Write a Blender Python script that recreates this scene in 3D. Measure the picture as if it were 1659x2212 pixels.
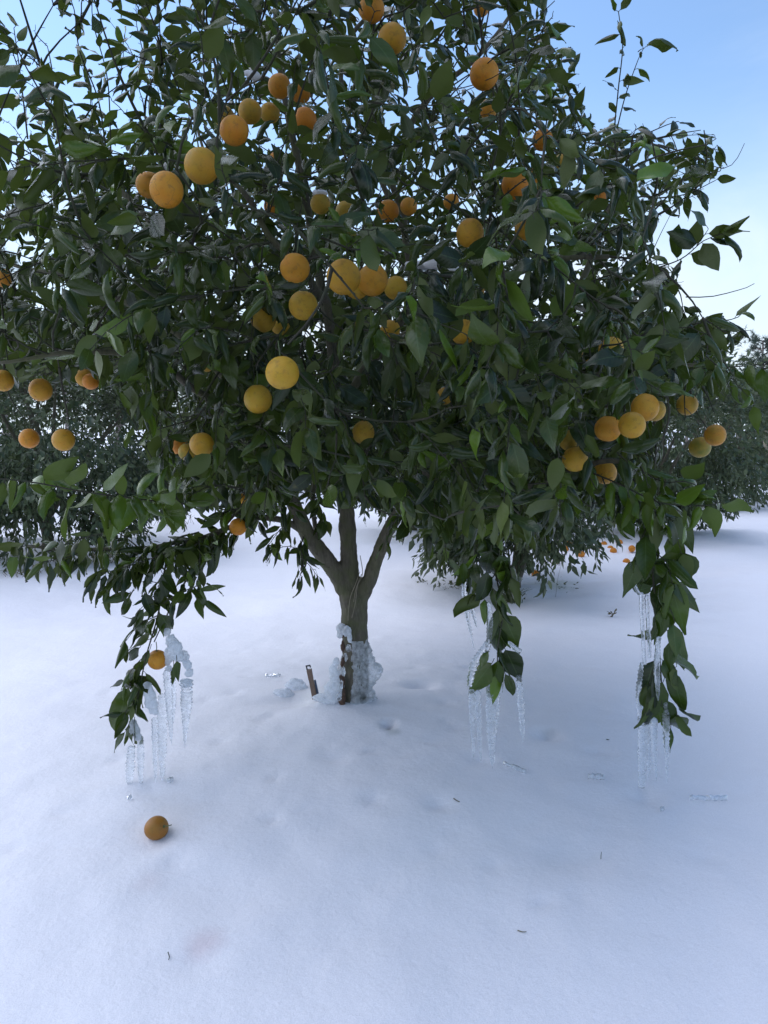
import bpy, bmesh, math, random
import numpy as np
from mathutils import Vector, Matrix, noise as mnoise

random.seed(11)
RNG = np.random.default_rng(11)
scene = bpy.context.scene
for o in list(bpy.data.objects):
    bpy.data.objects.remove(o)
COL = scene.collection
R = math.radians

# ------------------------------------------------------------------ camera
CAM_H, PITCH, LENS = 1.30, R(6.47), 26.0
cam_d = bpy.data.cameras.new('camera')
cam_d.sensor_fit = 'VERTICAL'; cam_d.sensor_height = 36.0; cam_d.sensor_width = 27.0
cam_d.lens = LENS; cam_d.clip_start = 0.05; cam_d.clip_end = 2000
cam = bpy.data.objects.new('camera', cam_d); COL.objects.link(cam)
cam.location = (0, 0, CAM_H); cam.rotation_euler = (math.pi/2 - PITCH, 0, 0)
scene.camera = cam

# ------------------------------------------------------------------ sky, sun, exposure
SUN_EL, SUN_AZ = R(48), R(-58)        # azimuth from +Y, negative is towards -X
world = bpy.data.worlds.new('World'); scene.world = world; world.use_nodes = True
wn, wl = world.node_tree.nodes, world.node_tree.links
wn.clear()
def N(nodes, t, **kw):
    n = nodes.new(t)
    for k, v in kw.items():
        if k in n.inputs.keys() if hasattr(n, 'inputs') else False:
            n.inputs[k].default_value = v
        else:
            setattr(n, k, v)
    return n
w_out = wn.new('ShaderNodeOutputWorld'); w_bg = wn.new('ShaderNodeBackground')
w_bg.inputs['Strength'].default_value = 0.105
w_sky = wn.new('ShaderNodeTexSky'); w_sky.sky_type = 'NISHITA'; w_sky.sun_disc = False
w_sky.sun_elevation = SUN_EL; w_sky.sun_rotation = SUN_AZ
w_sky.air_density = 1.15; w_sky.dust_density = 0.3; w_sky.ozone_density = 4.0
w_tc = wn.new('ShaderNodeTexCoord')
w_sep = wn.new('ShaderNodeSeparateXYZ'); wl.new(w_tc.outputs['Generated'], w_sep.inputs[0])
# cloud deck projected on a flat layer: direction / (z + c)
w_zz = wn.new('ShaderNodeMath'); w_zz.operation = 'ADD'; w_zz.inputs[1].default_value = 0.22
w_abs = wn.new('ShaderNodeMath'); w_abs.operation = 'ABSOLUTE'; wl.new(w_sep.outputs['Z'], w_abs.inputs[0])
wl.new(w_abs.outputs[0], w_zz.inputs[0])
w_div = wn.new('ShaderNodeVectorMath'); w_div.operation = 'DIVIDE'
w_cmb = wn.new('ShaderNodeCombineXYZ')
for i in range(3): wl.new(w_zz.outputs[0], w_cmb.inputs[i])
wl.new(w_tc.outputs['Generated'], w_div.inputs[0]); wl.new(w_cmb.outputs[0], w_div.inputs[1])
w_map = wn.new('ShaderNodeMapping'); w_map.inputs['Scale'].default_value = (1.3, 0.8, 1.0)
w_map.inputs['Rotation'].default_value = (0, 0, 0.5); w_map.inputs['Location'].default_value = (2.3, 0.7, 0)
wl.new(w_div.outputs[0], w_map.inputs[0])
w_noise = wn.new('ShaderNodeTexNoise'); w_noise.inputs['Scale'].default_value = 1.2
w_noise.inputs['Detail'].default_value = 7; w_noise.inputs['Roughness'].default_value = 0.55
w_noise.inputs['Distortion'].default_value = 0.5
wl.new(w_map.outputs[0], w_noise.inputs['Vector'])
w_cr = wn.new('ShaderNodeMapRange'); w_cr.inputs['From Min'].default_value = 0.45; w_cr.inputs['From Max'].default_value = 0.80
w_cr.interpolation_type = 'SMOOTHSTEP'
wl.new(w_noise.outputs['Fac'], w_cr.inputs['Value'])
w_hz = wn.new('ShaderNodeMapRange'); w_hz.interpolation_type = 'SMOOTHSTEP'
w_hz.inputs['From Min'].default_value = 0.0; w_hz.inputs['From Max'].default_value = 0.42
w_hz.inputs['To Min'].default_value = 0.98; w_hz.inputs['To Max'].default_value = 0.0
wl.new(w_abs.outputs[0], w_hz.inputs['Value'])
w_mx = wn.new('ShaderNodeMath'); w_mx.operation = 'MULTIPLY_ADD'; w_mx.use_clamp = True
w_mx.inputs[1].default_value = 0.50
wl.new(w_cr.outputs[0], w_mx.inputs[0]); wl.new(w_hz.outputs[0], w_mx.inputs[2])
w_mix = wn.new('ShaderNodeMix'); w_mix.data_type = 'RGBA'
wl.new(w_mx.outputs[0], w_mix.inputs[0]); wl.new(w_sky.outputs[0], w_mix.inputs[6])
w_mix.inputs[7].default_value = (4.1, 4.7, 5.4, 1)
wl.new(w_mix.outputs[2], w_bg.inputs['Color']); wl.new(w_bg.outputs[0], w_out.inputs[0])

sun_d = bpy.data.lights.new('sun', 'SUN'); sun_d.energy = 1.3; sun_d.angle = R(100); sun_d.color = (1.0, 0.97, 0.965)
sun = bpy.data.objects.new('sun', sun_d); COL.objects.link(sun)
sd = Vector((math.sin(SUN_AZ)*math.cos(SUN_EL), math.cos(SUN_AZ)*math.cos(SUN_EL), math.sin(SUN_EL)))
sun.rotation_euler = sd.to_track_quat('Z', 'Y').to_euler(); sun.location = sd*30

vs = scene.view_settings
vs.view_transform = 'Standard'; vs.look = 'None'; vs.gamma = 1.0; vs.use_curve_mapping = False
vs.exposure = 1.08
cy = scene.cycles
cy.use_denoising = True; cy.max_bounces = 10; cy.transmission_bounces = 8; cy.transparent_max_bounces = 8
cy.diffuse_bounces = 4; cy.glossy_bounces = 4; cy.sample_clamp_indirect = 4.0; cy.use_adaptive_sampling = False

# ------------------------------------------------------------------ picture geometry (u,v on a 1659 x 2212 frame)
F = 2212*LENS/36.0; CX, CY = 829.5, 1106.0
FWD = np.array([0, math.cos(PITCH), -math.sin(PITCH)]); UPV = np.array([0, math.sin(PITCH), math.cos(PITCH)])
CAMP = np.array([0, 0, CAM_H])
def ray(u, v): return FWD + np.array([1., 0, 0])*(u-CX)/F + UPV*(CY-v)/F
def PZ(u, v, depth): return CAMP + ray(u, v)*depth
def PY(u, v, y):
    r = ray(u, v); return CAMP + r*(y/r[1])
def proj(p):
    d = np.asarray(p) - CAMP
    z = d@FWD; z = np.where(np.abs(z) < 1e-4, 1e-4, z)
    return CX + F*d[..., 0]/z, CY - F*(d@UPV)/z, z

# ------------------------------------------------------------------ ground height
def vnoise(x, y, seed):
    xi, yi = np.floor(x).astype(np.int64), np.floor(y).astype(np.int64)
    fx, fy = x-xi, y-yi
    fx = fx*fx*(3-2*fx); fy = fy*fy*(3-2*fy)
    def h(a, b):
        n = (a*374761393 + b*668265263 + seed*1442695041) & 0xffffffff
        n = ((n ^ (n >> 13))*1274126177) & 0xffffffff
        return ((n ^ (n >> 16)) & 0xffff)/65535.0
    return (h(xi, yi)*(1-fx)+h(xi+1, yi)*fx)*(1-fy) + (h(xi, yi+1)*(1-fx)+h(xi+1, yi+1)*fx)*fy - 0.5
TRK = np.array([PY(767, 1520, 3.25)[0], 3.25])
DIPS = []   # (x, y, rx, ry, depth)
def gheight(x, y, dips=True):
    x = np.asarray(x, float); y = np.asarray(y, float)
    far = np.clip((y-4)/4, 0, 1)
    h = 0.05*vnoise(x*0.45, y*0.45, 3) + 0.030*vnoise(x*1.3, y*1.6, 7) + 0.013*vnoise(x*3.7, y*4.5, 9) + 0.004*vnoise(x*9, y*10, 11)
    h += far*(0.09*vnoise(x*0.9, y*2.1, 21) + 0.10*vnoise(x*0.35+3, y*0.6, 22) + 0.035*vnoise(x*2.5, y*5.0, 27))
    r2 = (x-TRK[0])**2 + (y-TRK[1])**2
    nr = np.exp(-r2/1.5**2)
    h = h*(1-0.8*np.exp(-r2/0.5**2)) + 0.085*np.exp(-r2/1.15**2) - 0.032 + 0.030*np.exp(-r2/0.26**2)
    h += nr*(0.012*vnoise(x*7, y*7, 31) + 0.006*vnoise(x*17, y*17, 33))
    if dips:
        for (dx, dy, rx, ry, dd) in DIPS:
            q = ((x-dx)/rx)**2 + ((y-dy)/ry)**2
            h = h - dd*np.exp(-q*(1+0.35*vnoise(x*9, y*9, 41)))
    return h
def ground_at(u, v):
    r = ray(u, v); t = 1.3/max(1e-3, -r[2])
    for _ in range(25):
        p = CAMP + r*t; z = float(gheight(p[0], p[1])); t += (p[2]-z)/(-r[2])*0.8
    p = CAMP + r*t; p[2] = float(gheight(p[0], p[1])); return p
for (u, v, rx, ry, dd) in [(905, 1482, .075, .05, .028), (840, 1578, .022, .03, .03), (1180, 1584, .055, .05, .018), (800, 1628, .03, .02, .01),
                           (640, 1520, .11, .07, .018), (1040, 1640, .05, .04, .01), (720, 1640, .06, .05, .008), (1290, 1610, .05, .035, .009),
                           (1230, 1830, .10, .09, .010), (430, 2040, .06, .05, .006), (1200, 1262, .22, .18, .03), (330, 1700, .07, .05, .010),
                           (1390, 1690, .05, .05, .012), (560, 1520, .09, .05, .01), (480, 1900, .12, .08, .005), (337, 1803, .05, .05, .009), (1480, 1520, .06, .05, .006)]:
    r = ray(u, v); p = CAMP + r*(1.27/-r[2]); DIPS.append((p[0], p[1], rx, ry, dd*1.5))
for _ in range(70):     # drip pits below the crown and the iced sprays
    a_, q_ = RNG.uniform(0, 6.28), RNG.uniform(.35, 1.7)
    DIPS.append((TRK[0]+q_*math.cos(a_), TRK[1]+q_*math.sin(a_)*.9, RNG.uniform(.018, .04), RNG.uniform(.018, .035), RNG.uniform(.004, .014)))

# ------------------------------------------------------------------ materials
def newmat(name):
    m = bpy.data.materials.new(name); m.use_nodes = True
    nt = m.node_tree; nt.nodes.clear()
    return m, nt.nodes, nt.links
def ramp(nodes, pts):
    n = nodes.new('ShaderNodeValToRGB'); e = n.color_ramp.elements
    while len(e) < len(pts): e.new(0.5)
    for el, (p, c) in zip(e, pts):
        el.position = p; el.color = (*c, 1)
    return n
def mixc(nodes, links, fac, a, b, bt='MIX'):
    n = nodes.new('ShaderNodeMix'); n.data_type = 'RGBA'; n.blend_type = bt
    for i, s in ((0, fac), (6, a), (7, b)):
        if hasattr(s, 'is_linked'): links.new(s, n.inputs[i])
        elif isinstance(s, (int, float)): n.inputs[i].default_value = s
        else: n.inputs[i].default_value = (*s, 1)
    return n.outputs[2]
def math_(nodes, links, op, a, b=None, c=None, clamp=False):
    n = nodes.new('ShaderNodeMath'); n.operation = op; n.use_clamp = clamp
    for i, s in enumerate((a, b, c)):
        if s is None: continue
        if hasattr(s, 'is_linked'): links.new(s, n.inputs[i])
        else: n.inputs[i].default_value = s
    return n.outputs[0]
def noise_(nodes, links, vec, scale, detail=3, rough=0.5, dist=0.0):
    n = nodes.new('ShaderNodeTexNoise'); n.inputs['Scale'].default_value = scale
    n.inputs['Detail'].default_value = detail; n.inputs['Roughness'].default_value = rough; n.inputs['Distortion'].default_value = dist
    if vec is not None: links.new(vec, n.inputs['Vector'])
    return n.outputs['Fac']
def attr2(nodes, links, name):
    """a value stored on the mesh (joined leaves) or on the object (single leaves)"""
    a = nodes.new('ShaderNodeAttribute'); a.attribute_name = name
    b = nodes.new('ShaderNodeAttribute'); b.attribute_name = name; b.attribute_type = 'OBJECT'
    return math_(nodes, links, 'ADD', a.outputs['Fac'], b.outputs['Fac'])

def leaf_material(name, dark, mid, fresh, back, trans=0.22, rough=0.36):
    m, n, l = newmat(name)
    rnd = attr2(n, l, 'rnd'); fr = attr2(n, l, 'fresh')
    uv = n.new('ShaderNodeUVMap'); uv.uv_map = 'UVMap'
    sep = n.new('ShaderNodeSeparateXYZ'); l.new(uv.outputs[0], sep.inputs[0])
    t, s = sep.outputs['X'], sep.outputs['Y']
    sa = math_(n, l, 'ABSOLUTE', math_(n, l, 'SUBTRACT', s, 0.5))
    geo = n.new('ShaderNodeNewGeometry')
    base = mixc(n, l, math_(n, l, 'POWER', rnd, 1.6), dark, mid)
    base = mixc(n, l, fr, base, fresh)
    # blotchy age: yellow-brown flecks on a few leaves
    nz = noise_(n, l, geo.outputs['Position'], 55, 3, 0.6)
    fl = n.new('ShaderNodeMapRange'); fl.inputs['From Min'].default_value = 0.60; fl.inputs['From Max'].default_value = 0.74
    fl.inputs['To Max'].default_value = 0.45
    l.new(nz, fl.inputs['Value'])
    old = math_(n, l, 'GREATER_THAN', math_(n, l, 'FRACT', math_(n, l, 'MULTIPLY', rnd, 7.3)), 0.72)
    base = mixc(n, l, math_(n, l, 'MULTIPLY', fl.outputs[0], old), base, (0.13, 0.115, 0.035))
    # midrib and side veins
    rib = n.new('ShaderNodeMapRange'); rib.inputs['From Min'].default_value = 0.0; rib.inputs['From Max'].default_value = 0.035
    rib.inputs['To Min'].default_value = 0.35; rib.inputs['To Max'].default_value = 0.0; l.new(sa, rib.inputs['Value'])
    base = mixc(n, l, rib.outputs[0], base, (0.12, 0.19, 0.07))
    vv = math_(n, l, 'SINE', math_(n, l, 'MULTIPLY', math_(n, l, 'SUBTRACT', t, math_(n, l, 'MULTIPLY', sa, 0.35)), 62.0))
    ven = n.new('ShaderNodeMapRange'); ven.inputs['From Min'].default_value = 0.75; ven.inputs['From Max'].default_value = 1.0
    ven.inputs['To Max'].default_value = 0.07; l.new(vv, ven.inputs['Value'])
    base = mixc(n, l, ven.outputs[0], base, (0.10, 0.16, 0.06))
    backc = mixc(n, l, rnd, [c*0.8 for c in back], [c*1.15 for c in back])
    backc = mixc(n, l, math_(n, l, 'MULTIPLY', fr, 0.6), backc, fresh)
    col = mixc(n, l, geo.outputs['Backfacing'], base, backc)
    rg = math_(n, l, 'MULTIPLY_ADD', geo.outputs['Backfacing'], 0.25, rough)
    b = n.new('ShaderNodeBsdfPrincipled'); l.new(col, b.inputs['Base Color']); l.new(rg, b.inputs['Roughness'])
    b.inputs['IOR'].default_value = 1.45
    bmp = n.new('ShaderNodeBump'); bmp.inputs['Strength'].default_value = 0.25; bmp.inputs['Distance'].default_value = 0.0015
    hgt = math_(n, l, 'ADD', math_(n, l, 'MULTIPLY', vv, 0.18), math_(n, l, 'MULTIPLY', nz, 2.0))
    l.new(hgt, bmp.inputs['Height']); l.new(bmp.outputs[0], b.inputs['Normal'])
    tr = n.new('ShaderNodeBsdfTranslucent')
    l.new(mixc(n, l, 0.5, col, (0.16, 0.24, 0.03)), tr.inputs['Color'])
    mx = n.new('ShaderNodeMixShader'); mx.inputs[0].default_value = trans
    l.new(b.outputs[0], mx.inputs[1]); l.new(tr.outputs[0], mx.inputs[2])
    out = n.new('ShaderNodeOutputMaterial'); l.new(mx.outputs[0], out.inputs[0])
    return m
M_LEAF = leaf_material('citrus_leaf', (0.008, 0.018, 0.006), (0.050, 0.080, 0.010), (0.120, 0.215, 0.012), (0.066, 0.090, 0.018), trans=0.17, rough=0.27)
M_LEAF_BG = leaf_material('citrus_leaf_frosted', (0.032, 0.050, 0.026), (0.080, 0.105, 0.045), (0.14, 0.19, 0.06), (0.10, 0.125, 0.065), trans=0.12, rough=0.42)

def bark_material(name, c1, c2, moss, scale=1.0):
    m, n, l = newmat(name)
    geo = n.new('ShaderNodeNewGeometry')
    mp = n.new('ShaderNodeMapping'); mp.inputs['Scale'].default_value = (1, 1, 0.22); l.new(geo.outputs['Position'], mp.inputs[0])
    a = noise_(n, l, mp.outputs[0], 70*scale, 6, 0.65, 0.6)
    b2 = noise_(n, l, geo.outputs['Position'], 11*scale, 4, 0.6)
    rp = ramp(n, [(0.30, c1), (0.62, c2)]); l.new(a, rp.inputs[0])
    mr = n.new('ShaderNodeMapRange'); mr.inputs['From Min'].default_value = 0.42; mr.inputs['From Max'].default_value = 0.66; mr.inputs['To Max'].default_value = 0.7
    l.new(b2, mr.inputs['Value'])
    col = mixc(n, l, mr.outputs[0], rp.outputs[0], moss)
    b = n.new('ShaderNodeBsdfPrincipled'); l.new(col, b.inputs['Base Color']); b.inputs['Roughness'].default_value = 0.85
    bmp = n.new('ShaderNodeBump'); bmp.inputs['Strength'].default_value = 0.7; bmp.inputs['Distance'].default_value = 0.006
    l.new(a, bmp.inputs['Height']); l.new(bmp.outputs[0], b.inputs['Normal'])
    out = n.new('ShaderNodeOutputMaterial'); l.new(b.outputs[0], out.inputs[0])
    return m
M_BARK = bark_material('bark', (0.045, 0.038, 0.027), (0.118, 0.102, 0.072), (0.074, 0.082, 0.028))
M_TWIG = bark_material('twig_bark', (0.022, 0.020, 0.013), (0.058, 0.050, 0.034), (0.035, 0.050, 0.018), 2.0)
M_WOOD = bark_material('exposed_wood', (0.030, 0.018, 0.012), (0.11, 0.060, 0.038), (0.05, 0.032, 0.022), 1.5)
M_DRY = bark_material('dry_stem', (0.13, 0.105, 0.075), (0.26, 0.22, 0.16), (0.18, 0.17, 0.10), 2.0)

def orange_material():
    m, n, l = newmat('orange_peel')
    rp_ = n.new('ShaderNodeAttribute'); rp_.attribute_name = 'ripe'; rp_.attribute_type = 'OBJECT'
    gr_ = n.new('ShaderNodeAttribute'); gr_.attribute_name = 'green'; gr_.attribute_type = 'OBJECT'
    sc_ = n.new('ShaderNodeAttribute'); sc_.attribute_name = 'scar'; sc_.attribute_type = 'OBJECT'
    oi = n.new('ShaderNodeObjectInfo'); tc = n.new('ShaderNodeTexCoord')
    off = n.new('ShaderNodeVectorMath'); off.operation = 'MULTIPLY_ADD'
    cmb = n.new('ShaderNodeCombineXYZ')
    for i in range(3): l.new(oi.outputs['Random'], cmb.inputs[i])
    l.new(cmb.outputs[0], off.inputs[0]); off.inputs[1].default_value = (37, 53, 19); l.new(tc.outputs['Object'], off.inputs[2])
    v = off.outputs[0]
    big = noise_(n, l, v, 1.3, 4, 0.6)
    rip = math_(n, l, 'ADD', rp_.outputs['Fac'], math_(n, l, 'MULTIPLY', math_(n, l, 'SUBTRACT', big, 0.5), 0.9), clamp=True)
    col = mixc(n, l, rip, (0.55, 0.330, 0.026), (0.56, 0.190, 0.012))
    sepz = n.new('ShaderNodeSeparateXYZ'); l.new(tc.outputs['Object'], sepz.inputs[0])
    gmask = math_(n, l, 'MULTIPLY', gr_.outputs['Fac'], math_(n, l, 'ADD', 0.55, math_(n, l, 'MULTIPLY', math_(n, l, 'SUBTRACT', noise_(n, l, v, 0.9, 3), 0.5), 2.2)), clamp=True)
    col = mixc(n, l, gmask, col, (0.16, 0.175, 0.028))
    # brown rub marks and pitting
    bl = n.new('ShaderNodeMapRange'); bl.inputs['From Min'].default_value = 0.52; bl.inputs['From Max'].default_value = 0.72; bl.inputs['To Max'].default_value = 0.7
    l.new(noise_(n, l, v, 2.4, 8, 0.72), bl.inputs['Value'])
    col = mixc(n, l, bl.outputs[0], col, (0.20, 0.095, 0.025))
    wv = n.new('ShaderNodeTexNoise'); wv.inputs['Scale'].default_value = 0.9; wv.inputs['Detail'].default_value = 3; l.new(v, wv.inputs['Vector'])
    ln = math_(n, l, 'ABSOLUTE', math_(n, l, 'SUBTRACT', wv.outputs['Fac'], 0.52))
    lm = n.new('ShaderNodeMapRange'); lm.inputs['From Max'].default_value = 0.010; lm.inputs['To Min'].default_value = 0.75; lm.inputs['To Max'].default_value = 0
    l.new(ln, lm.inputs['Value'])
    col = mixc(n, l, math_(n, l, 'MULTIPLY', lm.outputs[0], sc_.outputs['Fac']), col, (0.12, 0.05, 0.02))
    du_ = n.new('ShaderNodeAttribute'); du_.attribute_name = 'dull'; du_.attribute_type = 'OBJECT'
    col = mixc(n, l, du_.outputs['Fac'], col, (0.15, 0.075, 0.018))
    b = n.new('ShaderNodeBsdfPrincipled'); l.new(col, b.inputs['Base Color']); b.inputs['Roughness'].default_value = 0.5; b.inputs['Specular IOR Level'].default_value = 0.35
    b.inputs['Subsurface Weight'].default_value = 0.12; b.inputs['Subsurface Radius'].default_value = (0.010, 0.005, 0.001); b.inputs['Subsurface Scale'].default_value = 0.5
    vor = n.new('ShaderNodeTexVoronoi'); vor.inputs['Scale'].default_value = 30; l.new(v, vor.inputs['Vector'])
    bmp = n.new('ShaderNodeBump'); bmp.inputs['Strength'].default_value = 0.30; bmp.inputs['Distance'].default_value = 0.0012
    l.new(vor.outputs['Distance'], bmp.inputs['Height']); l.new(bmp.outputs[0], b.inputs['Normal'])
    out = n.new('ShaderNodeOutputMaterial'); l.new(b.outputs[0], out.inputs[0])
    return m
M_ORANGE = orange_material()

def snow_material():
    m, n, l = newmat('snow')
    geo = n.new('ShaderNodeNewGeometry'); pos = geo.outputs['Position']
    big = noise_(n, l, pos, 0.9, 4, 0.6)
    col = mixc(n, l, big, (0.85, 0.835, 0.88), (0.91, 0.895, 0.93))
    gr = noise_(n, l, pos, 260, 3, 0.7)
    sp = n.new('ShaderNodeMapRange'); sp.inputs['From Min'].default_value = 0.30; sp.inputs['From Max'].default_value = 0.70
    sp.inputs['To Min'].default_value = 0.90; sp.inputs['To Max'].default_value = 1.05; l.new(gr, sp.inputs['Value'])
    mul = n.new('ShaderNodeVectorMath'); mul.operation = 'SCALE'; l.new(col, mul.inputs[0]); l.new(sp.outputs[0], mul.inputs['Scale'])
    col = mul.outputs[0]
    # pinkish juice stains, trunk-side shading painted grey, other grey and greenish patches
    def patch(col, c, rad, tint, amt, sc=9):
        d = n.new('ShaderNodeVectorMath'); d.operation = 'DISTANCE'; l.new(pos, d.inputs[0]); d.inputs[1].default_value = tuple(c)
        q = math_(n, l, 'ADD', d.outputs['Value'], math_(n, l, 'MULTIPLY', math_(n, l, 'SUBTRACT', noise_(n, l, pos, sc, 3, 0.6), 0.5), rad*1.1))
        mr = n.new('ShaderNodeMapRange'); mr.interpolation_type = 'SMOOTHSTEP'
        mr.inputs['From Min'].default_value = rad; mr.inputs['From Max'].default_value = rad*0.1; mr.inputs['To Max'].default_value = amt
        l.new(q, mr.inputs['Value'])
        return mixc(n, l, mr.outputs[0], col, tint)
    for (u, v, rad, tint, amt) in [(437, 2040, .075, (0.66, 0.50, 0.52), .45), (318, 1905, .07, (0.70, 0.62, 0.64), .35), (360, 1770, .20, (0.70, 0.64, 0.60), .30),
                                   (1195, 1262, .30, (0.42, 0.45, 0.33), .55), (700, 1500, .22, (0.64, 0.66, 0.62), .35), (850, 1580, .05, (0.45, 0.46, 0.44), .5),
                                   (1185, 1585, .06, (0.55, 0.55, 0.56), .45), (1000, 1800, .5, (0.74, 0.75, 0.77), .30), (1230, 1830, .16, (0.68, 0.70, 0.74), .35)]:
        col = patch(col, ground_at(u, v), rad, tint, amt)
    b = n.new('ShaderNodeBsdfPrincipled'); l.new(col, b.inputs['Base Color']); b.inputs['Roughness'].default_value = 0.55
    b.inputs['IOR'].default_value = 1.31
    h1 = noise_(n, l, pos, 420, 2, 0.6); h2 = noise_(n, l, pos, 55, 4, 0.6); h3 = noise_(n, l, pos, 9, 3, 0.5)
    hs = math_(n, l, 'ADD', math_(n, l, 'MULTIPLY', h1, 0.35), math_(n, l, 'ADD', math_(n, l, 'MULTIPLY', h2, 0.8), math_(n, l, 'MULTIPLY', h3, 2.2)))
    bmp = n.new('ShaderNodeBump'); bmp.inputs['Strength'].default_value = 0.5; bmp.inputs['Distance'].default_value = 0.006
    l.new(hs, bmp.inputs['Height']); l.new(bmp.outputs[0], b.inputs['Normal'])
    out = n.new('ShaderNodeOutputMaterial'); l.new(b.outputs[0], out.inputs[0])
    return m
M_SNOW = snow_material()

def ice_material(name, milky, rough=0.07, bscale=160, bstr=0.5):
    m, n, l = newmat(name)
    geo = n.new('ShaderNodeNewGeometry')
    g = n.new('ShaderNodeBsdfPrincipled'); g.inputs['Base Color'].default_value = (0.95, 0.98, 1, 1)
    g.inputs['Transmission Weight'].default_value = 1.0; g.inputs['IOR'].default_value = 1.31; g.inputs['Roughness'].default_value = rough
    d = n.new('ShaderNodeBsdfPrincipled'); d.inputs['Base Color'].default_value = (0.86, 0.89, 0.93, 1); d.inputs['Roughness'].default_value = 0.35
    t = n.new('ShaderNodeBsdfTranslucent'); t.inputs['Color'].default_value = (0.88, 0.92, 0.97, 1)
    dm = n.new('ShaderNodeMixShader'); dm.inputs[0].default_value = 0.5; l.new(d.outputs[0], dm.inputs[1]); l.new(t.outputs[0], dm.inputs[2])
    nz = noise_(n, l, geo.outputs['Position'], 38, 4, 0.65)
    mr = n.new('ShaderNodeMapRange'); mr.inputs['From Min'].default_value = 0.35; mr.inputs['From Max'].default_value = 0.68
    mr.inputs['To Min'].default_value = max(0, milky-0.28); mr.inputs['To Max'].default_value = min(1, milky+0.28); l.new(nz, mr.inputs['Value'])
    mx = n.new('ShaderNodeMixShader'); l.new(mr.outputs[0], mx.inputs[0]); l.new(g.outputs[0], mx.inputs[1]); l.new(dm.outputs[0], mx.inputs[2])
    bmp = n.new('ShaderNodeBump'); bmp.inputs['Strength'].default_value = bstr; bmp.inputs['Distance'].default_value = 0.003
    l.new(noise_(n, l, geo.outputs['Position'], bscale, 3, 0.6), bmp.inputs['Height'])
    for q in (g, d): l.new(bmp.outputs[0], q.inputs['Normal'])
    out = n.new('ShaderNodeOutputMaterial'); l.new(mx.outputs[0], out.inputs[0])
    return m
M_ICE = ice_material('clear_ice', 0.16, 0.04, 130, 0.35)
M_SHARD = ice_material('thin_ice', 0.5, 0.05, 90, 0.4)
M_SHEATH = ice_material('sheath_ice', 0.58, 0.18, 200, 0.9)
M_CRUST = ice_material('frosty_ice', 0.86, 0.25, 230, 1.0)

def plain(name, col, rough=0.6, var=0.3, scale=60):
    m, n, l = newmat(name)
    geo = n.new('ShaderNodeNewGeometry')
    c = mixc(n, l, noise_(n, l, geo.outputs['Position'], scale, 4, 0.6), [x*(1-var) for x in col], [min(1, x*(1+var)) for x in col])
    b = n.new('ShaderNodeBsdfPrincipled'); l.new(c, b.inputs['Base Color']); b.inputs['Roughness'].default_value = rough
    out = n.new('ShaderNodeOutputMaterial'); l.new(b.outputs[0], out.inputs[0]); return m
M_STAKE = plain('stake_plastic', (0.17, 0.112, 0.080), 0.55)
M_TUBE = plain('blue_tube', (0.030, 0.055, 0.10), 0.4)
M_BLACK = plain('black_plastic', (0.025, 0.025, 0.03), 0.5)
M_STEM = plain('fruit_stem', (0.075, 0.10, 0.035), 0.6)
M_NEEDLE = plain('pine_needle', (0.060, 0.085, 0.060), 0.6, 0.4, 3)
M_PBARK = plain('pine_bark', (0.16, 0.13, 0.115), 0.9, 0.5, 9)
M_DEAD = plain('dead_leaf', (0.12, 0.10, 0.055), 0.7, 0.5, 80)
M_WEED = plain('weed', (0.095, 0.11, 0.045), 0.7, 0.5, 60)

# ------------------------------------------------------------------ object helpers
def tag(o, label=None, cat=None, group=None, kind=None):
    if label: o['label'] = label
    if cat: o['category'] = cat
    if group: o['group'] = group
    if kind: o['kind'] = kind
    return o
def link(name, data, parent=None):
    o = bpy.data.objects.new(name, data); COL.objects.link(o)
    if parent is not None: o.parent = parent
    return o
def empty(name, loc):
    o = link(name, None); o.location = tuple(loc); o.empty_display_size = 0.1; return o
def mesh_np(name, verts, faces, mat, smooth=True):
    me = bpy.data.meshes.new(name)
    verts = np.asarray(verts, float); faces = np.asarray(faces, np.int32)
    k = faces.shape[1]
    me.vertices.add(len(verts)); me.vertices.foreach_set('co', verts.ravel())
    me.loops.add(faces.size); me.loops.foreach_set('vertex_index', faces.ravel())
    me.polygons.add(len(faces)); me.polygons.foreach_set('loop_start', np.arange(len(faces), dtype=np.int32)*k)
    me.update(calc_edges=True); me.validate()
    if smooth: me.polygons.foreach_set('use_smooth', np.ones(len(me.polygons), bool))
    me.materials.append(mat)
    return me
def frame_along(pts):
    pts = np.asarray(pts, float); t = np.gradient(pts, axis=0)
    t /= np.linalg.norm(t, axis=1)[:, None] + 1e-9
    a = np.array([0, 0, 1.]) if abs(t[0, 2]) < 0.9 else np.array([1., 0, 0])
    n = np.cross(t[0], a); n /= np.linalg.norm(n); ns = []
    for i in range(len(pts)):
        n = n - t[i]*(n@t[i]); n /= np.linalg.norm(n)+1e-9; ns.append(n.copy())
    ns = np.array(ns); return t, ns, np.cross(t, ns)
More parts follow.
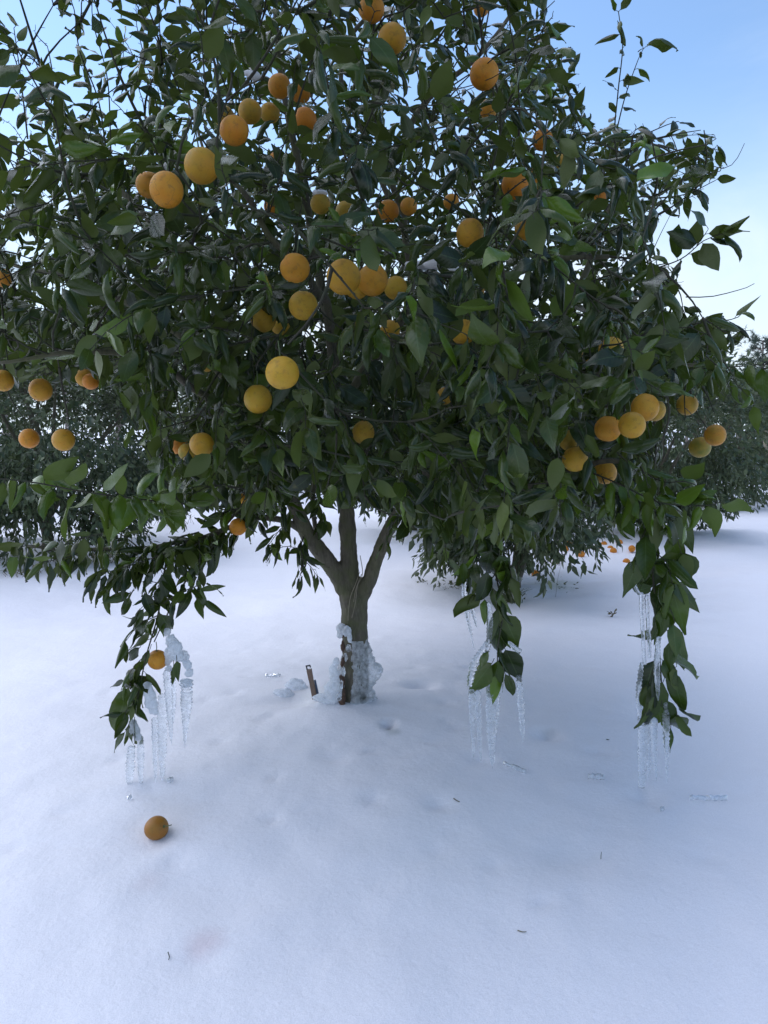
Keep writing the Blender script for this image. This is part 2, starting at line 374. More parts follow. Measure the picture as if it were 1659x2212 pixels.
def tube(pts, rad, sides=8, cap=True, bump=None):
    """verts, quads of a tube; the ends close to a point when cap"""
    pts = np.asarray(pts, float); rad = np.asarray(rad, float)
    t, n, b = frame_along(pts)
    ang = np.arange(sides)*2*math.pi/sides
    ring = np.cos(ang)[None, :, None]*n[:, None, :] + np.sin(ang)[None, :, None]*b[:, None, :]
    rr = np.repeat(rad[:, None], sides, 1)
    if bump is not None: rr = rr*bump
    v = pts[:, None, :] + ring*rr[:, :, None]
    if cap:
        v = np.concatenate([np.repeat(pts[:1, None, :], sides, 1) - t[:1, None, :]*rad[0]*0.3, v, np.repeat(pts[-1:, None, :], sides, 1) + t[-1:, None, :]*rad[-1]*0.3])
    m = len(v); i = np.arange(m-1)[:, None]*sides; j = np.arange(sides)[None, :]; j2 = (j+1) % sides
    q = np.stack([i+j, i+j2, i+sides+j2, i+sides+j], -1).reshape(-1, 4)
    return v.reshape(-1, 3), q
class Acc:
    def __init__(s): s.v = []; s.f = []; s.n = 0
    def add(s, v, f):
        s.v.append(v); s.f.append(np.asarray(f)+s.n); s.n += len(v)
    def mesh(s, name, mat, origin=(0, 0, 0)):
        return mesh_np(name, np.concatenate(s.v)-np.asarray(origin), np.concatenate(s.f), mat)
def catmull(pts, step=0.04):
    pts = np.asarray(pts, float); out = []
    P = np.concatenate([2*pts[:1]-pts[1:2], pts, 2*pts[-1:]-pts[-2:-1]])
    for i in range(1, len(P)-2):
        n = max(2, int(np.linalg.norm(P[i+1, :3]-P[i, :3])/step))
        for k in range(n):
            t = k/n
            out.append(0.5*((2*P[i]) + (-P[i-1]+P[i+1])*t + (2*P[i-1]-5*P[i]+4*P[i+1]-P[i+2])*t*t + (-P[i-1]+3*P[i]-3*P[i+1]+P[i+2])*t**3))
    out.append(P[-2]); return np.array(out)
def unit(v): return v/(np.linalg.norm(v, axis=-1, keepdims=True)+1e-9)

def remeshed(name, verts, faces, voxel, mat, noise_amp=0.0, noise_scale=20, smooth=4, origin=(0, 0, 0), amp2=0.0, scale2=90):
    """union of overlapping closed shapes as one skin, then roughened"""
    me = mesh_np(name+'_raw', np.asarray(verts)-np.asarray(origin), faces, mat)
    o = bpy.data.objects.new(name+'_raw', me); COL.objects.link(o)
    md = o.modifiers.new('r', 'REMESH'); md.mode = 'VOXEL'; md.voxel_size = voxel
    if smooth:
        s = o.modifiers.new('s', 'SMOOTH'); s.iterations = smooth; s.factor = 0.5
    dg = bpy.context.evaluated_depsgraph_get()
    new = bpy.data.meshes.new_from_object(o.evaluated_get(dg)); new.name = name
    bpy.data.objects.remove(o); bpy.data.meshes.remove(me)
    if noise_amp:
        nv = len(new.vertices); co = np.zeros(nv*3); no = np.zeros(nv*3)
        new.vertices.foreach_get('co', co); new.vertices.foreach_get('normal', no)
        co = co.reshape(-1, 3); no = no.reshape(-1, 3)
        d = np.array([noise_amp*mnoise.noise(Vector(c)*noise_scale) + (amp2*mnoise.noise(Vector(c)*scale2) if amp2 else 0) for c in co])
        co += no*d[:, None]; new.vertices.foreach_set('co', co.ravel()); new.update()
    new.polygons.foreach_set('use_smooth', np.ones(len(new.polygons), bool))
    new.materials.clear(); new.materials.append(mat)
    return new
def ico(center, r, sub=2, sx=(1, 1, 1)):
    bm = bmesh.new(); bmesh.ops.create_icosphere(bm, subdivisions=sub, radius=1)
    v = np.array([x.co[:] for x in bm.verts])*np.asarray(sx)*r + np.asarray(center)
    f = np.array([[q.index for q in fc.verts] for fc in bm.faces]); bm.free()
    return v, f
def tri(q):
    q = np.asarray(q)
    return q if q.shape[1] == 3 else np.concatenate([q[:, [0, 1, 2]], q[:, [0, 2, 3]]])

# ------------------------------------------------------------------ ground
def axis(lo, hi, fine, far, n):
    a = np.arange(lo, hi+1e-6, fine); g = np.geomspace(fine, far, n); g = np.cumsum(g/g.sum()*far)
    return a, g
xa, gx = axis(-2.6, 2.6, 0.025, 400, 60)
xs = np.concatenate([-2.6-gx[::-1], xa, 2.6+gx])
ya, gy = axis(0.8, 6.2, 0.025, 500, 80)
ys = np.concatenate([0.8-gx[::-1][35:]*0.3, ya, 6.2+gy])
XX, YY = np.meshgrid(xs, ys)
ZZ = gheight(XX, YY)*np.clip(1-(np.abs(YY)-80)/200, 0.2, 1)
nx, ny = len(xs), len(ys)
ii = (np.arange(ny-1)[:, None]*nx + np.arange(nx-1)[None, :]).ravel()
ground = link('snow_ground', mesh_np('snow_ground', np.stack([XX, YY, ZZ], -1).reshape(-1, 3), np.stack([ii, ii+1, ii+nx+1, ii+nx], 1), M_SNOW))
tag(ground, 'smooth blue-white snow covering the orchard floor', None, None, 'structure')

# ------------------------------------------------------------------ leaves
def leaf_variant(ns, nw, width, fold, roll, droop, wave, twist, tip=0.75):
    """unit leaf along +X, upper side +Z; verts (ns+1)*(2nw+1)"""
    t = np.linspace(0, 1, ns+1); s = np.linspace(-1, 1, 2*nw+1)
    w = (t**0.70)*((1-t)**tip); w = w/w.max()*width; w[0] = 0.008; w[-1] = 0.004
    ang = -droop*t**1.4
    dx = np.concatenate([[0], np.cumsum((np.cos(ang[1:])+np.cos(ang[:-1]))/2/ns)])
    dz = np.concatenate([[0], np.cumsum((np.sin(ang[1:])+np.sin(ang[:-1]))/2/ns)])
    k = roll*np.sin(math.pi*np.clip(t, 0.05, 0.98))**0.5 + 1e-4
    K = k[:, None]*np.ones_like(s)[None]
    Y = w[:, None]*np.sin(K*s)/K; Z = -w[:, None]*(1-np.cos(K*s))/K + np.abs(Y)*math.tan(fold)
    Z = Z + wave*width*np.sin(t*9.0+1)[:, None]*np.sign(s)[None]*(np.abs(s)[None]**2)
    tw = twist*t; Yr = Y*np.cos(tw)[:, None] - Z*np.sin(tw)[:, None]; Zr = Y*np.sin(tw)[:, None] + Z*np.cos(tw)[:, None]
    X = dx[:, None] - Zr*np.sin(ang)[:, None]; Zo = dz[:, None] + Zr*np.cos(ang)[:, None]
    return np.stack([X, Yr, Zo], -1).reshape(-1, 3)
def leaf_topo(ns, nw):
    c = 2*nw+1
    i = (np.arange(ns)[:, None]*c + np.arange(2*nw)[None, :]).ravel()
    f = np.stack([i, i+c, i+c+1, i+1], 1)
    t = np.repeat(np.linspace(0, 1, ns+1), c); s = np.tile(np.linspace(0, 1, c), ns+1)
    return f, np.stack([t, s], 1)
def make_variants(ns, nw, n, seed, curl):
    g = np.random.default_rng(seed); out = []
    for k in range(n):
        rolled = k/n < curl
        out.append(leaf_variant(ns, nw, g.uniform(.19, .25) if not rolled else g.uniform(.20, .26), g.uniform(.05, .65) if not rolled else g.uniform(-.1, .25),
                                g.uniform(0, 1.1) if not rolled else g.uniform(1.4, 2.5), g.uniform(-.3, 1.2) if not rolled else g.uniform(.3, 1.9),
                                g.uniform(.04, .30), g.uniform(-1.1, 1.1), g.uniform(.95, 1.45)))
    return out
class LeafSet:
    """all leaves of one tree: kept as frames first, then split into single leaf objects and one joined rest"""
    def __init__(s, ns, nw, nvar, seed, curl, mat):
        s.var = make_variants(ns, nw, nvar, seed, curl); s.topo, s.uv = leaf_topo(ns, nw); s.mat = mat
        s.P, s.L, s.Nn, s.S, s.W, s.V, s.rnd, s.fr = [], [], [], [], [], [], [], []
        s.curl = curl; s.nvar = nvar
    def add(s, p, d, n, size, wf=1.0, var=None, rnd=None, fresh=0.0):
        s.P.append(p); s.L.append(d); s.Nn.append(n); s.S.append(size); s.W.append(wf)
        s.V.append(int(RNG.integers(s.nvar)) if var is None else var)
        s.rnd.append(RNG.random() if rnd is None else rnd); s.fr.append(fresh)
    def freeze(s):
        s.P = np.array(s.P); s.L = unit(np.array(s.L)); n = np.array(s.Nn)
        n = n - s.L*(n*s.L).sum(1)[:, None]; bad = np.linalg.norm(n, axis=1) < 1e-3
        n[bad] = np.cross(s.L[bad], [0.3, 0.8, 0.1]); s.Nn = unit(n); s.B = np.cross(s.Nn, s.L)
        s.S = np.array(s.S); s.W = np.array(s.W); s.V = np.array(s.V); s.rnd = np.array(s.rnd); s.fr = np.array(s.fr)
        s.varr = np.array(s.var)
    def verts(s, idx):
        u = s.varr[s.V[idx]]*s.S[idx][:, None, None]; w = s.W[idx][:, None]
        return s.P[idx][:, None, :] + u[:, :, 0:1]*s.L[idx][:, None, :] + (u[:, :, 1]*w)[:, :, None]*s.B[idx][:, None, :] + u[:, :, 2:3]*s.Nn[idx][:, None, :]
    def keep(s, mask):
        for k in ('P', 'L', 'Nn', 'B', 'S', 'W', 'V', 'rnd', 'fr'): setattr(s, k, getattr(s, k)[mask])
    def build(s, root, origin, singles, name='foliage'):
        n = len(s.P); one = np.zeros(n, bool); one[singles] = True
        idx = np.where(~one)[0]
        if len(idx):
            v = s.verts(idx); nv = v.shape[1]
            f = (s.topo[None] + (np.arange(len(idx))*nv)[:, None, None]).reshape(-1, 4)
            me = mesh_np(name, v.reshape(-1, 3)-origin, f, s.mat)
            uvl = me.uv_layers.new(name='UVMap'); lv = np.zeros(len(me.loops), np.int32); me.loops.foreach_get('vertex_index', lv)
            uvl.data.foreach_set('uv', np.tile(s.uv, (len(idx), 1))[lv].ravel())
            for an, arr in (('rnd', s.rnd), ('fresh', s.fr)):
                a = me.attributes.new(an, 'FLOAT', 'POINT'); a.data.foreach_set('value', np.repeat(arr[idx], nv))
            tag(link(name, me, root), kind='stuff')
        if len(singles):
            vm = []
            for vv in s.var:
                me = mesh_np('leaf', vv, s.topo, s.mat); uvl = me.uv_layers.new(name='UVMap')
                lv = np.zeros(len(me.loops), np.int32); me.loops.foreach_get('vertex_index', lv)
                uvl.data.foreach_set('uv', s.uv[lv].ravel()); vm.append(me)
            for i in singles:
                o = link('leaf', vm[s.V[i]], root)
                mt = Matrix(((s.L[i][0], s.B[i][0], s.Nn[i][0]), (s.L[i][1], s.B[i][1], s.Nn[i][1]), (s.L[i][2], s.B[i][2], s.Nn[i][2])))
                o.rotation_euler = mt.to_euler(); o.location = tuple(s.P[i]-origin)
                o.scale = (s.S[i], s.S[i]*s.W[i], s.S[i]); o['rnd'] = float(s.rnd[i]); o['fresh'] = float(s.fr[i])
LEAFSETS = []

def shoot(ls, acc, pts, rad, spacing, size, droop=0.4, fresh=0.0, wide=1.0, start=0.0, spread=(0.6, 1.35), jitter=0.6, rnd=None, var=None):
    """a twig along pts (already smooth) with alternate leaves"""
    pts = np.asarray(pts); seg = np.linalg.norm(np.diff(pts, axis=0), axis=1); cum = np.concatenate([[0], np.cumsum(seg)])
    tot = cum[-1]
    v, f = tube(pts, np.linspace(rad, rad*0.45, len(pts)), 5); acc.add(v, f)
    s = start*tot + spacing*RNG.random(); az = RNG.random()*6.28
    tg = unit(np.gradient(pts, axis=0))
    while s < tot:
        p = np.array([np.interp(s, cum, pts[:, k]) for k in range(3)]); d = unit(np.array([np.interp(s, cum, tg[:, k]) for k in range(3)]))
        leaf_at(ls, acc, p, d, az, size*RNG.uniform(.72, 1.2), droop, fresh, wide, spread, jitter, rnd, var)
        az += 2.4 + RNG.normal(0, .3); s += spacing*RNG.uniform(.7, 1.35)
    leaf_at(ls, acc, pts[-1], tg[-1], az, size*RNG.uniform(.7, 1), droop, fresh, wide, (0.05, 0.4), jitter, rnd, var)
def leaf_at(ls, acc, p, d, az, size, droop, fresh, wide, spread, jitter, rnd=None, var=None):
    a = np.cross(d, [0, 0, 1.]); a = unit(a) if np.linalg.norm(a) > .05 else np.array([1., 0, 0]); b = np.cross(d, a)
    side = a*math.cos(az) + b*math.sin(az); A = RNG.uniform(*spread)
    l = d*math.cos(A) + side*math.sin(A) + RNG.normal(0, jitter*0.5, 3); l[2] -= droop*RNG.uniform(.4, 1.5); l = unit(l)
    n = np.array([0, 0, .75]) + d*.45 + RNG.normal(0, jitter, 3)
    if abs(l[2]) > .85: n = n + side*1.2
    pet = p + unit(side + d*.6)*0.011
    if acc is not None:
        v, f = tube(np.array([p, (p+pet)/2+[0, 0, .001], pet+l*0.004]), [.0013, .0011, .0009], 3, cap=False); acc.add(v, f)
    fr = fresh*RNG.uniform(.5, 1.2) if fresh else (RNG.uniform(.2, .8) if RNG.random() < .09 else 0.0)
    ls.add(pet, l, n, size, wide*RNG.uniform(.85, 1.18), var, rnd, min(1, fr))

# ------------------------------------------------------------------ oranges: (u, v, width on the frame, how open, ripe, green, scar, label)
ORANGES = [
 (848, 83, 62, 1, .45, .1, 0, 'tall yellow-orange orange high in the crown beside a dark upright branch'),
 (1046, 160, 64, 1, .8, 0, 0, 'brown-streaked orange crossed by a thin bare twig high in the crown'),
 (1055, 236, 40, .3, .7, .2, 0, 'orange sliver showing just below the twig-crossed brown-streaked orange'), (1040, 16, 36, .3, .8, 0, 0, 'small orange glimpsed at the crown top above the brown-streaked orange'), (803, 20, 56, .5, .7, 0, 0, 'deep orange fruit half hidden by leaves above the tall yellow-orange one'),
 (604, 186, 50, .8, .75, 0, 0, 'deep orange fruit behind a dark stem, above a reddish orange'),
 (650, 200, 44, .4, .8, 0, 0, 'orange half hidden between the deep orange fruit and the dark reddish one'),
 (659, 258, 50, 1, 1.0, 0, 0, 'dark reddish orange hanging alone beside a forked dark branch'),
 (540, 241, 50, .9, .35, .4, 0, 'dull greenish-yellow orange with a leaf lying across its side'),
 (583, 244, 43, .9, .25, .5, 0, 'small greenish-yellow orange, last of a tight cluster of four'),
 (484, 252, 46, .5, .3, .4, 0, 'greenish orange peeping out from behind the bright plain orange'),
 (506, 282, 62, 1, .75, 0, 0, 'bright plain orange in front of a cluster of greener oranges'),
 (435, 358, 75, 1, .35, .25, 0, 'largest yellow orange with green-tinted lower half'),
 (360, 410, 73, 1, .65, 0, 1, 'big orange with a dark curved scar across its side'),
 (322, 400, 56, .8, .65, 0, 0, 'orange tucked behind the scarred orange'),
 (600, 348, 40, .4, .8, 0, 0, 'small orange half hidden in leaves below the dark reddish orange'),
 (692, 440, 44, .8, .2, .5, 0, 'greenish-yellow orange wearing a cap of snow'),
 (746, 456, 42, .7, .15, .5, 0, 'dull yellow oval orange beside the snow-capped orange'),
 (588, 446, 36, .3, .85, 0, 0, 'deep orange sliver among leaves below the small half hidden orange'), (838, 456, 48, .4, .8, 0, 0, 'larger deep orange of a shaded pair behind leaves above the central row'), (883, 446, 38, .4, .7, .2, 0, 'smaller olive-tinged orange of a shaded pair above the central row'), (975, 436, 34, .4, .7, 0, 0, 'small orange glimpsed just above the yellow orange split by a twig'),
 (1015, 503, 60, 1, .4, .2, 0, 'yellow orange split by a thin twig line above a clump of snow'),
 (1137, 494, 50, .9, .4, .15, 0, 'mottled yellow orange below the fresh light green leaves'),
 (1115, 398, 64, .7, .9, 0, 0, 'rough deep orange fruit partly covered by fresh light green leaves'),
 (1155, 386, 44, .3, .8, 0, 0, 'orange sliver touching the rough deep orange fruit under fresh leaves'), (1293, 424, 46, .6, .95, 0, 0, 'narrow-looking deep orange fruit between leaves near the open sky'),
 (1172, 302, 44, .2, .9, 0, 0, 'brownish orange hidden behind a long leaf above the fresh green leaves'), (1215, 356, 44, .3, .3, .4, 0, 'greenish orange hidden behind the fresh light green leaves'), (1146, 521, 30, .3, .6, 0, 0, 'small orange tucked just under the mottled yellow orange'),
 (637, 579, 64, 1, .6, 0, 0, 'orange blushed on one side, with a pale dry stalk on its face'),
 (742, 598, 76, .4, .35, .2, 0, 'large yellow orange with one big dark leaf hanging over its front'),
 (771, 617, 56, .6, .2, .2, 0, 'plain yellow orange squeezed between two larger oranges'),
 (805, 605, 66, .9, .55, 0, 0, 'golden orange with a leaf tip pointing across it in the central row'),
 (855, 622, 52, .9, .15, .2, 0, 'pale yellow orange at the end of the central row'),
 (655, 660, 64, .8, .15, .2, 0, 'yellow orange marked with forked twigs below the blushed orange'),
 (569, 690, 55, .7, .1, .3, 0, 'yellow orange behind a dark drooping stem'),
 (606, 704, 40, .3, .1, .2, 0, 'yellow sliver of an orange below the one marked with forked twigs'), (843, 714, 44, .4, .2, .1, 0, 'yellow orange half hidden by a leaf below the pale yellow end one'), (1000, 717, 56, .7, .15, .1, 0, 'yellow orange with a hanging leaf cutting across its middle'),
 (1031, 628, 32, .4, .4, .1, 0, 'small orange sliver beside the long snow ridge'),
 (610, 805, 72, .9, .15, .1, 0, 'big clear yellow orange with a leaf point over its top'),
 (557, 862, 62, .8, .1, .2, 0, 'yellow orange with grey dying leaves stuck across it'),
 (785, 934, 49, 1, .12, .3, 0, 'single yellow orange hanging beside the upright middle limb'),
 (436, 960, 54, 1, .3, .15, 0, 'golden orange, larger of a hanging pair'),
 (390, 965, 38, .9, .9, 0, 0, 'small reddish orange hanging beside a larger golden one'),
 (404, 976, 38, .6, .2, .8, 0, 'green-brown orange tucked under a hanging pair'),
 (446, 786, 34, .3, .2, .2, 0, 'yellow sliver of an orange deep in leaves above the golden hanging pair'), (961, 855, 36, .4, .3, .3, 0, 'small yellow orange deep behind large dark leaves, below the leaf-cut yellow one'), (1093, 1016, 38, .4, .25, .1, 0, 'yellow orange sliver beside the broken branch stub'),
 (1313, 926, 57, 1, .6, .05, 0, 'rough orange with brown rub marks in the low outer cluster'),
 (1365, 918, 58, .9, .25, .1, 0, 'yellow orange wedged under two others in the low outer cluster'),
 (1393, 880, 60, 1, .4, .15, 0, 'brown-speckled orange on top of the low outer cluster'),
 (1415, 886, 46, .9, .2, .4, 0, 'pale greenish orange peeping out behind the speckled one'),
 (1242, 992, 56, .9, .15, .2, 0, 'yellow orange with a dark leaf draped down its face'),
 (1231, 951, 48, .6, .2, .7, 0, 'olive green orange behind leaves above a yellow orange'),
 (1307, 1021, 50, 1, .4, .1, 0, 'dull golden orange lowest in the low outer cluster'),
 (1484, 874, 46, .8, .3, .5, 0, 'olive-yellow orange with a dark twig hanging in front'),
 (1545, 940, 45, 1, .7, .5, 0, 'orange with one red-blushed side, upper of an outer pair'),
 (1512, 966, 47, 1, .2, .95, 0, 'olive green orange, lower of an outer pair'),
 (1320, 754, 54, .5, .2, .2, 0, 'yellow orange mostly covered by a broad leaf above the low outer cluster'), (1276, 770, 40, .4, .2, .2, 0, 'thin yellow orange sliver beside the mostly covered one'),
 (6, 822, 46, 1, .4, .2, 0, 'pale golden orange hanging at the outer end of the bough'),
 (88, 842, 48, 1, .5, .2, 0, 'flattened golden orange hanging alone on a thin twig'),
 (183, 816, 40, .8, .45, .2, 0, 'golden orange with a twig crossing it'),
 (196, 824, 36, .8, .9, 0, 0, 'reddish orange showing behind a golden one'),
 (63, 947, 43, 1, .75, 0, 0, 'redder orange of a low hanging pair over the background tree'),
 (137, 950, 48, 1, .4, .15, 0, 'golden orange of a low hanging pair over the background tree'),
 (9, 602, 40, .6, .75, .1, 0, 'dull orange hanging against the pine branches'),
 (340, 1425, 44, 1, .7, 0, 0, 'orange partly frozen into crusty ice on the drooping branch'),
 (527, 1080, 30, .5, .5, .1, 0, 'orange half hidden in the shade above the low bough'), (514, 1138, 38, .5, .8, 0, 0, 'deep orange glimpsed behind leaves on the low bough'),
]
ORB = []   # centre, radius, open
for k, (u, v, d, op, ri, gn, sc, lab) in enumerate(ORANGES):
    D = 0.0785 + 0.006*math.sin(k*2.7)
    if d < 40 and op < .9: D *= 0.86
    if k == 69: pass
    z = F*D/d
    ORB.append((PZ(u, v, z), D/2, op))
O_C = np.array([o[0] for o in ORB]); O_R = np.array([o[1] for o in ORB])
O_U, O_V, O_Z = proj(O_C); O_RP = O_R*F/O_Z

# ------------------------------------------------------------------ main orange tree: limbs
root = empty('orange_tree', (TRK[0], TRK[1], float(gheight(TRK[0], TRK[1]))))
tag(root, 'large orange tree with dark curled leaves and ice around its trunk', 'tree')
ROOT = np.array(root.location)
def lim(*pts):   # (u, v, y, r)
    return np.array([[*PY(u, v, y), r*.94] for (u, v, y, r) in pts])
LIMBS = {
 'trunk': lim((768, 1545, 3.25, .074), (767, 1500, 3.25, .064), (767, 1440, 3.25, .062), (766, 1370, 3.25, .062), (765, 1310, 3.25, .067), (763, 1275, 3.25, .066)),
 'left': lim((764, 1300, 3.25, .05), (738, 1257, 3.24, .046), (703, 1205, 3.2, .041), (668, 1160, 3.16, .038), (642, 1108, 3.1, .034), (612, 1040, 3.05, .028), (572, 950, 2.97, .024), (520, 850, 2.9, .021), (470, 740, 2.85, .018), (400, 600, 2.8, .015), (300, 450, 2.8, .012), (150, 330, 2.85, .009)),
 'mid': lim((764, 1300, 3.25, .052), (757, 1240, 3.25, .044), (751, 1150, 3.25, .040), (745, 1050, 3.25, .036), (743, 950, 3.25, .034), (738, 850, 3.24, .031), (722, 750, 3.2, .024), (690, 600, 3.2, .020), (655, 400, 3.15, .017), (622, 250, 3.1, .014), (600, 100, 3.1, .011), (590, -150, 3.1, .008)),
 'right': lim((767, 1300, 3.25, .048), (796, 1255, 3.23, .037), (820, 1190, 3.2, .032), (855, 1115, 3.15, .029), (915, 1033, 3.05, .025), (980, 960, 2.95, .022), (1060, 860, 2.85, .019), (1150, 760, 2.8, .016), (1240, 640, 2.8, .014), (1300, 500, 2.85, .011), (1345, 370, 2.9, .008)),
 'midright': lim((740, 862, 3.24, .026), (772, 830, 3.2, .024), (796, 785, 3.18, .022), (835, 745, 3.15, .020), (880, 640, 3.15, .018), (872, 500, 3.15, .016), (850, 350, 3.1, .014), (930, 212, 3.0, .012), (1040, 120, 2.95, .009), (1110, 20, 2.95, .007)),
 'midtop': lim((872, 500, 3.15, .012), (800, 330, 3.2, .012), (740, 130, 3.25, .010), (860, -60, 3.3, .009), (880, -250, 3.4, .007)),
 'thin': lim((690, 1185, 3.2, .012), (683, 1150, 3.28, .012), (677, 1080, 3.35, .012), (672, 1000, 3.4, .012), (640, 850, 3.5, .012), (590, 650, 3.65, .010), (480, 420, 3.8, .008), (400, 200, 3.9, .006)),
 'bough': lim((660, 1152, 3.15, .016), (620, 1128, 3.08, .015), (566, 1121, 3.0, .014), (520, 1133, 2.92, .012), (470, 1150, 2.82, .010), (400, 1168, 2.75, .009), (300, 1183, 2.66, .007), (190, 1190, 2.6, .006), (60, 1180, 2.55, .004)),
 'stub': lim((900, 1050, 3.07, .012), (965, 998, 3.03, .012), (1050, 989, 2.95, .011), (1130, 984, 2.9, .010)),
 'front': lim((738, 850, 3.22, .020), (715, 740, 2.85, .018), (700, 650, 2.5, .015), (670, 600, 2.25, .012), (600, 520, 2.1, .009), (500, 400, 2.0, .007)),
 'back': lim((745, 900, 3.28, .020), (790, 760, 3.6, .018), (850, 620, 4.0, .014), (900, 500, 4.4, .010)),
 'frontright': lim((835, 745, 3.13, .018), (950, 680, 2.7, .016), (1080, 600, 2.4, .013), (1200, 560, 2.25, .010), (1310, 560, 2.2, .007)),
 'frontleft': lim((612, 1040, 3.05, .018), (490, 900, 2.7, .015), (360, 800, 2.45, .012), (200, 750, 2.3, .009), (60, 780, 2.25, .006), (-60, 790, 2.3, .004)),
 'lowright': lim((870, 1095, 3.13, .016), (1000, 1060, 2.95, .014), (1120, 1050, 2.75, .012), (1250, 1010, 2.55, .010), (1360, 1000, 2.45, .007)),
 'rightfar': lim((1060, 860, 2.85, .013), (1220, 820, 2.8, .012), (1400, 800, 2.75, .010), (1520, 790, 2.7, .007)),
 'leftfar': lim((520, 850, 2.9, .014), (380, 720, 3.0, .012), (200, 620, 3.1, .010), (0, 560, 3.2, .008), (-150, 500, 3.3, .006)),
 'leftup': lim((400, 600, 2.8, .011), (230, 540, 2.7, .010), (80, 500, 2.6, .009), (-60, 440, 2.6, .006)),
 'backright': lim((915, 1033, 3.1, .014), (1050, 900, 3.5, .014), (1180, 750, 3.9, .012), (1280, 600, 4.2, .009)),
 'backleft': lim((650, 900, 3.45, .012), (540, 760, 3.9, .012), (420, 620, 4.3, .010), (300, 500, 4.6, .008)),
}
# one continuous skin for trunk and the thick lower limbs
acc = Acc()
for k in ('trunk', 'left', 'mid', 'right'):
    c = catmull(LIMBS[k], 0.02)
    cut = c[c[:, 2] < 1.14]
    v, f = tube(cut[:, :3], cut[:, 3], 14); acc.add(v, tri(f))
for (u, v_, y, r) in [(762, 1292, 3.24, .064), (742, 1268, 3.24, .046), (785, 1275, 3.24, .042)]:
    v, f = ico(PY(u, v_, y), r); acc.add(v, f)
tm = remeshed('trunk', np.concatenate(acc.v), np.concatenate(acc.f), 0.007, M_BARK, 0.006, 16, 6, ROOT, 0.0022, 60)
link('trunk', tm, root)
NODES, DIRS = [], []
for k, c0 in LIMBS.items():
    c = catmull(c0, 0.03)
    wob = np.array([[mnoise.noise(Vector(p[:3])*6+Vector((9, 0, 0)))*.02, mnoise.noise(Vector(p[:3])*6)*.02, mnoise.noise(Vector(p[:3])*6+Vector((0, 7, 0)))*.02] for p in c])
    if k not in ('trunk', 'left', 'mid', 'right'): c[:, :3] += wob*np.clip(np.arange(len(c))/10, 0, 1)[:, None]
    LIMBS[k] = c
    g = unit(np.gradient(c[:, :3], axis=0))
    if k == 'trunk': continue
    if k in ('left', 'mid', 'right'):
        hi = c[c[:, 2] > 1.06]
    else: hi = c
    v, f = tube(hi[:, :3], hi[:, 3]*(1+.08*np.array([mnoise.noise(Vector(p[:3])*25) for p in hi])), 9)
    link('branch', mesh_np('branch', v-ROOT, f, M_BARK), root)
    for p, d in zip(c, g):
        if p[2] > .95: NODES.append(p[:3]); DIRS.append(d)

# ------------------------------------------------------------------ crown outline and the places for shoots
SIL = np.array([(-500, -900), (1185, -900), (1185, 0), (1235, 80), (1250, 170), (1275, 265), (1380, 265), (1460, 270), (1555, 285), (1562, 370), (1500, 430), (1440, 455), (1405, 520),
                (1440, 560), (1480, 615), (1450, 655), (1560, 680), (1610, 690), (1615, 720), (1580, 780), (1590, 830), (1560, 880), (1450, 905), (1430, 1000), (1390, 1075), (1250, 1105),
                (1150, 1170), (1010, 1150), (920, 1150), (850, 1095), (640, 1070), (560, 1120), (420, 1090), (335, 1010), (300, 900), (240, 820), (-500, 830)], float)
def inside(u, v, poly=SIL):
    c = np.zeros(np.shape(u), bool); j = len(poly)-1
    for i in range(len(poly)):
        (xi, yi), (xj, yj) = poly[i], poly[j]
        with np.errstate(divide='ignore', invalid='ignore'):
            c ^= ((yi > v) != (yj > v)) & (u < (xj-xi)*(v-yi)/(yj-yi+1e-12)+xi)
        j = i
    return c
WIN = [(140, 90, 250, 190, .16), (25, 280, 95, 210, .16), (285, 250, 60, 70, .2), (640, 40, 60, 50, .5), (1090, 60, 60, 60, .5), (470, 480, 50, 40, .5), (560, 300, 50, 60, .6), (960, 330, 60, 60, .6), (60, 545, 90, 60, .45), (165, 650, 110, 70, .5), (375, 850, 45, 95, .3), (100, 420, 80, 70, .6),
       (1330, 150, 90, 140, .0), (1420, 330, 90, 70, .55), (745, 1010, 20, 85, .35), (760, 820, 30, 40, .5), (340, 250, 80, 120, .75), (1010, 150, 120, 120, .8), (470, 60, 60, 60, .7), (240, 740, 80, 50, .6)]
def window(u, v):
    m = np.ones(np.shape(u))
    for (a, b, rx, ry, k) in WIN:
        q = ((u-a)/rx)**2 + ((v-b)/ry)**2
        m = np.minimum(m, 1-(1-k)*np.clip(1.6*(1-q), 0, 1))
    return m
CC = np.array([TRK[0]+.05, 3.28, 1.92]); CR = np.array([1.80, 1.62, 1.50])
cand = RNG.uniform(-1.12, 1.12, (26000, 3))
rho = np.linalg.norm(cand, axis=1)
ang = np.arctan2(cand[:, 1], cand[:, 0])
lump = 1 + .10*np.sin(ang*3+cand[:, 2]*2.2) + .08*np.sin(ang*5-cand[:, 2]*4)
ok = (rho < lump*0.97) & (RNG.random(len(cand)) < np.where(rho/lump > .58, 1.0, .30))
pw = CC + cand*CR
front = np.clip((3.2-pw[:, 1])/1.4, 0, 1)
ok &= pw[:, 2] > 1.0 + .10*np.sin(ang*4) - .06*front
u, v, z = proj(pw); ok &= inside(u, v) & (z > 1.45) & (RNG.random(len(u)) < window(u, v))
DENS = np.interp(v, [-400, 150, 450, 650, 900], [.34, .42, .54, .82, 1.0])*np.where(pw[:, 1] > 3.6, .75, 1)
SPC = np.where(DENS < .99, .118/DENS**.42, .118)
att = pw[ok]; SPC = SPC[ok]
